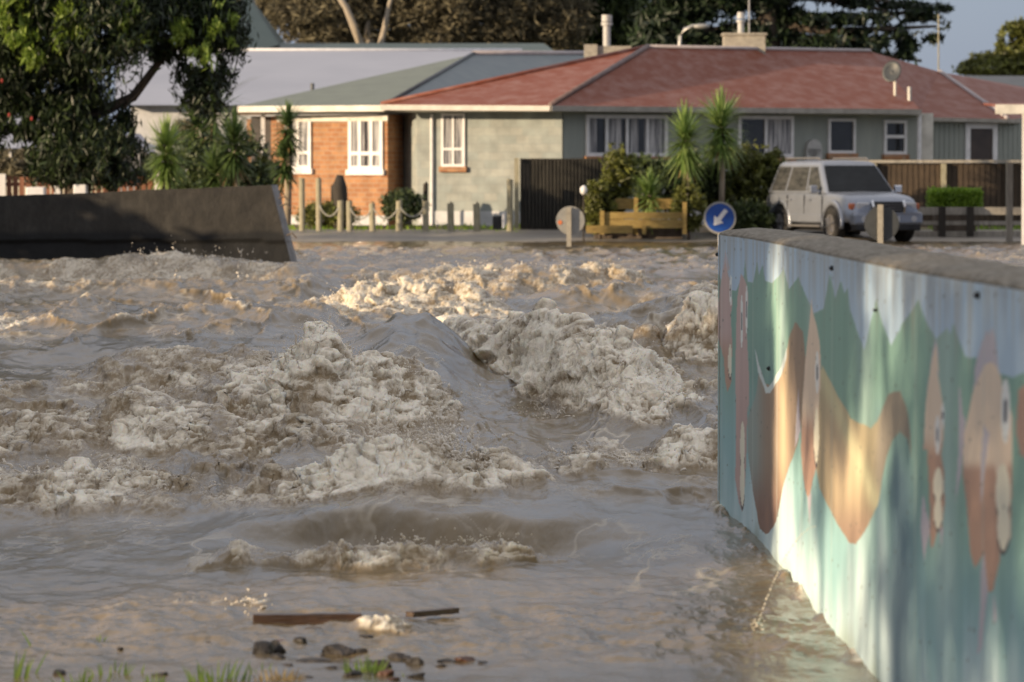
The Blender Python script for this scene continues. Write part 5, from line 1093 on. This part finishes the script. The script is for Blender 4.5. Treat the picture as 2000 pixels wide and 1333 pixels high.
rocks = [("blocky dark stone at the left end of the cluster, biggest of its side",512,1281,52,30,'rock'),("pointed dark stone leaning on the blocky left one",538,1276,40,26,'rock'),("small pale stone in the foam in front of the blocky left pair",536,1292,34,14,'rock'),
 ("red brown stone glinting behind the blocky left stone",550,1259,34,12,'redrock'),("dark rounded half of the red brown stone's pair",582,1259,34,14,'rock'),("wide wedge shaped stone in the middle, behind the flat ones",662,1277,70,22,'rock'),("small sharp stone touching the right of the wedge stone",700,1278,34,16,'rock'),
 ("flat dark stone just below the right end of the brown board",755,1237,46,14,'rock'),("reddish stone under the end of the brown board",727,1236,30,12,'redrock'),("small pointed stone peeping out of the foam by the board",727,1224,18,10,'rock'),
 ("low flat black stone between the wedge stone and the front tuft",605,1294,76,7,'rock'),("small low stone left of the long flat one",497,1291,28,8,'rock'),("pointed dark stone right of centre behind the mossy clump",773,1288,34,12,'rock'),("grey faced stone standing upright on the right",810,1299,34,20,'rock'),
 ("long low brown stone farthest to the right",908,1294,48,10,'redrock'),("low lumpy stone left of the farthest right one",868,1296,40,10,'rock'),("small stone right of the upright grey one, nearest its foot",858,1306,24,8,'rock'),("dark stone nearest the front at left of the mossy clump",560,1307,34,10,'rock'),
 ("dark boulder carrying the right side of the mossy clump",748,1308,38,22,'rock'),("brown clod in front of the dark boulder",755,1322,36,16,'redrock'),("dark clod at the left foot of the grass clump",687,1324,44,15,'rock'),("small stone between the clump and the front left stone",650,1311,28,8,'rock'),
 ("little black stone alone on the left of the bright strip",406,1262,12,7,'rock'),("low clod in front at the lower right of the cluster",816,1325,40,12,'rock'),("low sliver of stone beyond the wedge stone",712,1247,30,5,'rock'),("tiny stone just behind the left red one",525,1241,12,6,'rock'),
 ("small low stone near the left front grass",112,1318,30,9,'rock'),("tiny dark stone left of the far small one",231,1271,14,5,'rock'),("low wet stone in the front grass, left of centre",312,1322,34,8,'rock'),("flat reddish clod beside the little black stone",388,1273,34,6,'redrock')]
rocks += [("small dark clod just behind the upright grey stone",795,1290,20,8,'rock'),("tiny clod between the long flat stone and the wedge stone",628,1284,14,5,'rock'),("wet clod left of the dark boulder, behind the mossy grass",722,1300,26,9,'rock'),("low clod at the bottom edge right of the dry tuft",596,1330,30,8,'rock'),("small reddish clod at the bottom edge below the mossy clump",770,1332,22,7,'redrock'),("thin clod lying right of the farthest right stone",940,1297,22,4,'rock')]
for i, (lb, u, v, w_, h_, m) in enumerate(rocks): rock(lb, u, v, w_, h_*.8, m, i*13)
def tuft(label, u, v, n, L, m='grassblade', spread=.06, name='grass_tuft'):
    y = on(u, v); x = (u-1000)/FPX*y; b = MB()
    for _ in range(n):
        az = rnd.uniform(0, 2*math.pi); s = rnd.uniform(0, spread); lean = rnd.uniform(.05,.6); l = L*rnd.uniform(.5,1.1); bx, by = x+s*math.cos(az), y+s*math.sin(az)
        d = Vector((math.cos(az)*lean, math.sin(az)*lean, 1)).normalized(); w_ = .0035; pts = [Vector((bx,by,-.03))+d*l*t-Vector((0,0,.25*l*t*t*lean))+Vector((math.cos(az),math.sin(az),0))*l*.2*t*t*lean for t in (0,.35,.7,1)]
        vs = []
        for p_, ww in zip(pts, (w_*.8, w_, w_*.7, .0005)): vs += [p_+Vector((-ww,0,0)), p_+Vector((ww,0,0))]
        b.add(vs, [(0,1,3,2),(2,3,5,4),(4,5,7,6)])
    return tag(b.build(name, M[m]), label, 'grass tuft', 'grass tufts standing in the shallow water')
tuft('green tuft growing on the dark stones in the middle front', 712, 1318, 60, .085)
tuft('dry straw coloured tuft at the bottom edge left of the stones', 545, 1335, 90, .07, 'drygrass')
for (lb, u, v, n, L) in (("sparse grass blades at the lower left corner",15,1322,12,.12),("single tall thin blade rising from the water at far left",62,1258,1,.14),("short floating green leaf tuft in the bright strip",190,1248,5,.05),("grass blades by the low stone at left front",150,1335,16,.08),("leaning blades left of centre at the bottom",210,1318,16,.07),("broad green blades at the bottom, second tuft from the dry one",300,1338,14,.08),("group of green blades just left of the dry tuft",420,1338,34,.11),("thin upright blades between the green group and the dry tuft",500,1318,5,.07),("two blades left of the mossy clump",632,1312,5,.06),("faint short grass poking up behind the left stones",470,1244,14,.035),("short grass on the lower right clod",806,1322,14,.04)): tuft(lb, u, v, n, L, spread=.10 if n > 10 else .03)
r_ = np.random.RandomState(9); n = 2600; gx_ = r_.uniform(-7.5, 14, n); gy_ = r_.uniform(99.6, 103.6, n); kx = (gx_ < .4) | (gx_ > 10); gx_ = gx_[kx]; gy_ = gy_[kx]; n = len(gx_)
hz_ = .05+.09*r_.rand(n); gz_ = ground_z(gy_); a = r_.uniform(-.04,.04,(n,2))
V = np.stack([np.stack([gx_-.02,gy_,gz_],-1), np.stack([gx_+.02,gy_,gz_],-1), np.stack([gx_+a[:,0],gy_+a[:,1],gz_+hz_],-1)],1).reshape(-1,3)
tag(raw('verge_grass', V, np.arange(n*3, dtype=np.int32).reshape(-1,3), M['leafhedge'], origin=(0,0,0)), 'strip of short green grass along the far water edge', 'grass', kind='stuff')

# unseen trees and shrubs added outside the view to shade the river and mural
def shade_tree(x, y, h, rr, label, n=9000, z0=0.0, ls=.30, grp='unseen shade trees on the near left bank'):
    r = thing('shade_tree', label, 'tree', (x, y, -.1), grp)
    limbs('trunk', [([(x,y,-.6),(x+.1,y,h*.4),(x,y+.1,h*.8)], [.22,.16,.06] if ls > .2 else [.05,.04,.02])], M['bark'], r)
    bs_ = [(Vector((x+rnd.uniform(-.8,.8), y+rnd.uniform(-.8,.8)*(z0 == 0), z0+(h-z0)*t)), (rr*s, rr*s, (h-z0)*.2)) for t, s in ((.14,.9),(.3,1.05),(.48,1.0),(.66,.85),(.82,.6))]
    leaves('crown', bs_, n, ls, M['leafmid'], r, clump=1.4, shell=.25, gap=-.2)
for (x, y, h, rr, lb, z0) in ((-15,1.9,7.0,2.6,'tree nearest the camera',0),(-15,6.0,7.4,1.7,'high crowned bare stemmed tree',3.8),(-15,10.0,7.0,1.7,'tree beyond the bare stem',0),(-15.2,12.6,7.5,2.3,'third full tree',0),(-15,16.4,7.5,2.4,'fourth full tree',0),(-15.5,20.4,7.6,2.5,'fifth full tree',0),(-15,24.4,7.4,2.5,'sixth full tree',0),(-15.5,28.4,7.2,2.5,'seventh full tree',0),(-15.2,31.6,5.2,1.7,'last small tree',0)):  # bare stemmed one is shaped to let a sunlit strip under its crown
    shade_tree(x, y, h, rr, 'dense %s in the unseen shade row added on the near left bank' % lb, z0=z0, n=15000 if y < 7 else 9000, ls=.13 if y < 7 else .30)
rb_ = random.Random(4)
for i in (0,3,6,7,8,9,10):
    shade_tree(-17.5+rb_.uniform(-.6,.6), 34.5+i*3.7, rb_.uniform(2.6,4.1), rb_.uniform(1.5,2.1), 'low unseen shrub %s added along the left bank for patchy shade' % ('nearest the tall row','second','third','fourth','fifth','sixth','seventh','eighth','ninth','tenth','farthest')[i], n=3200, grp='unseen shade shrubs on the left bank')
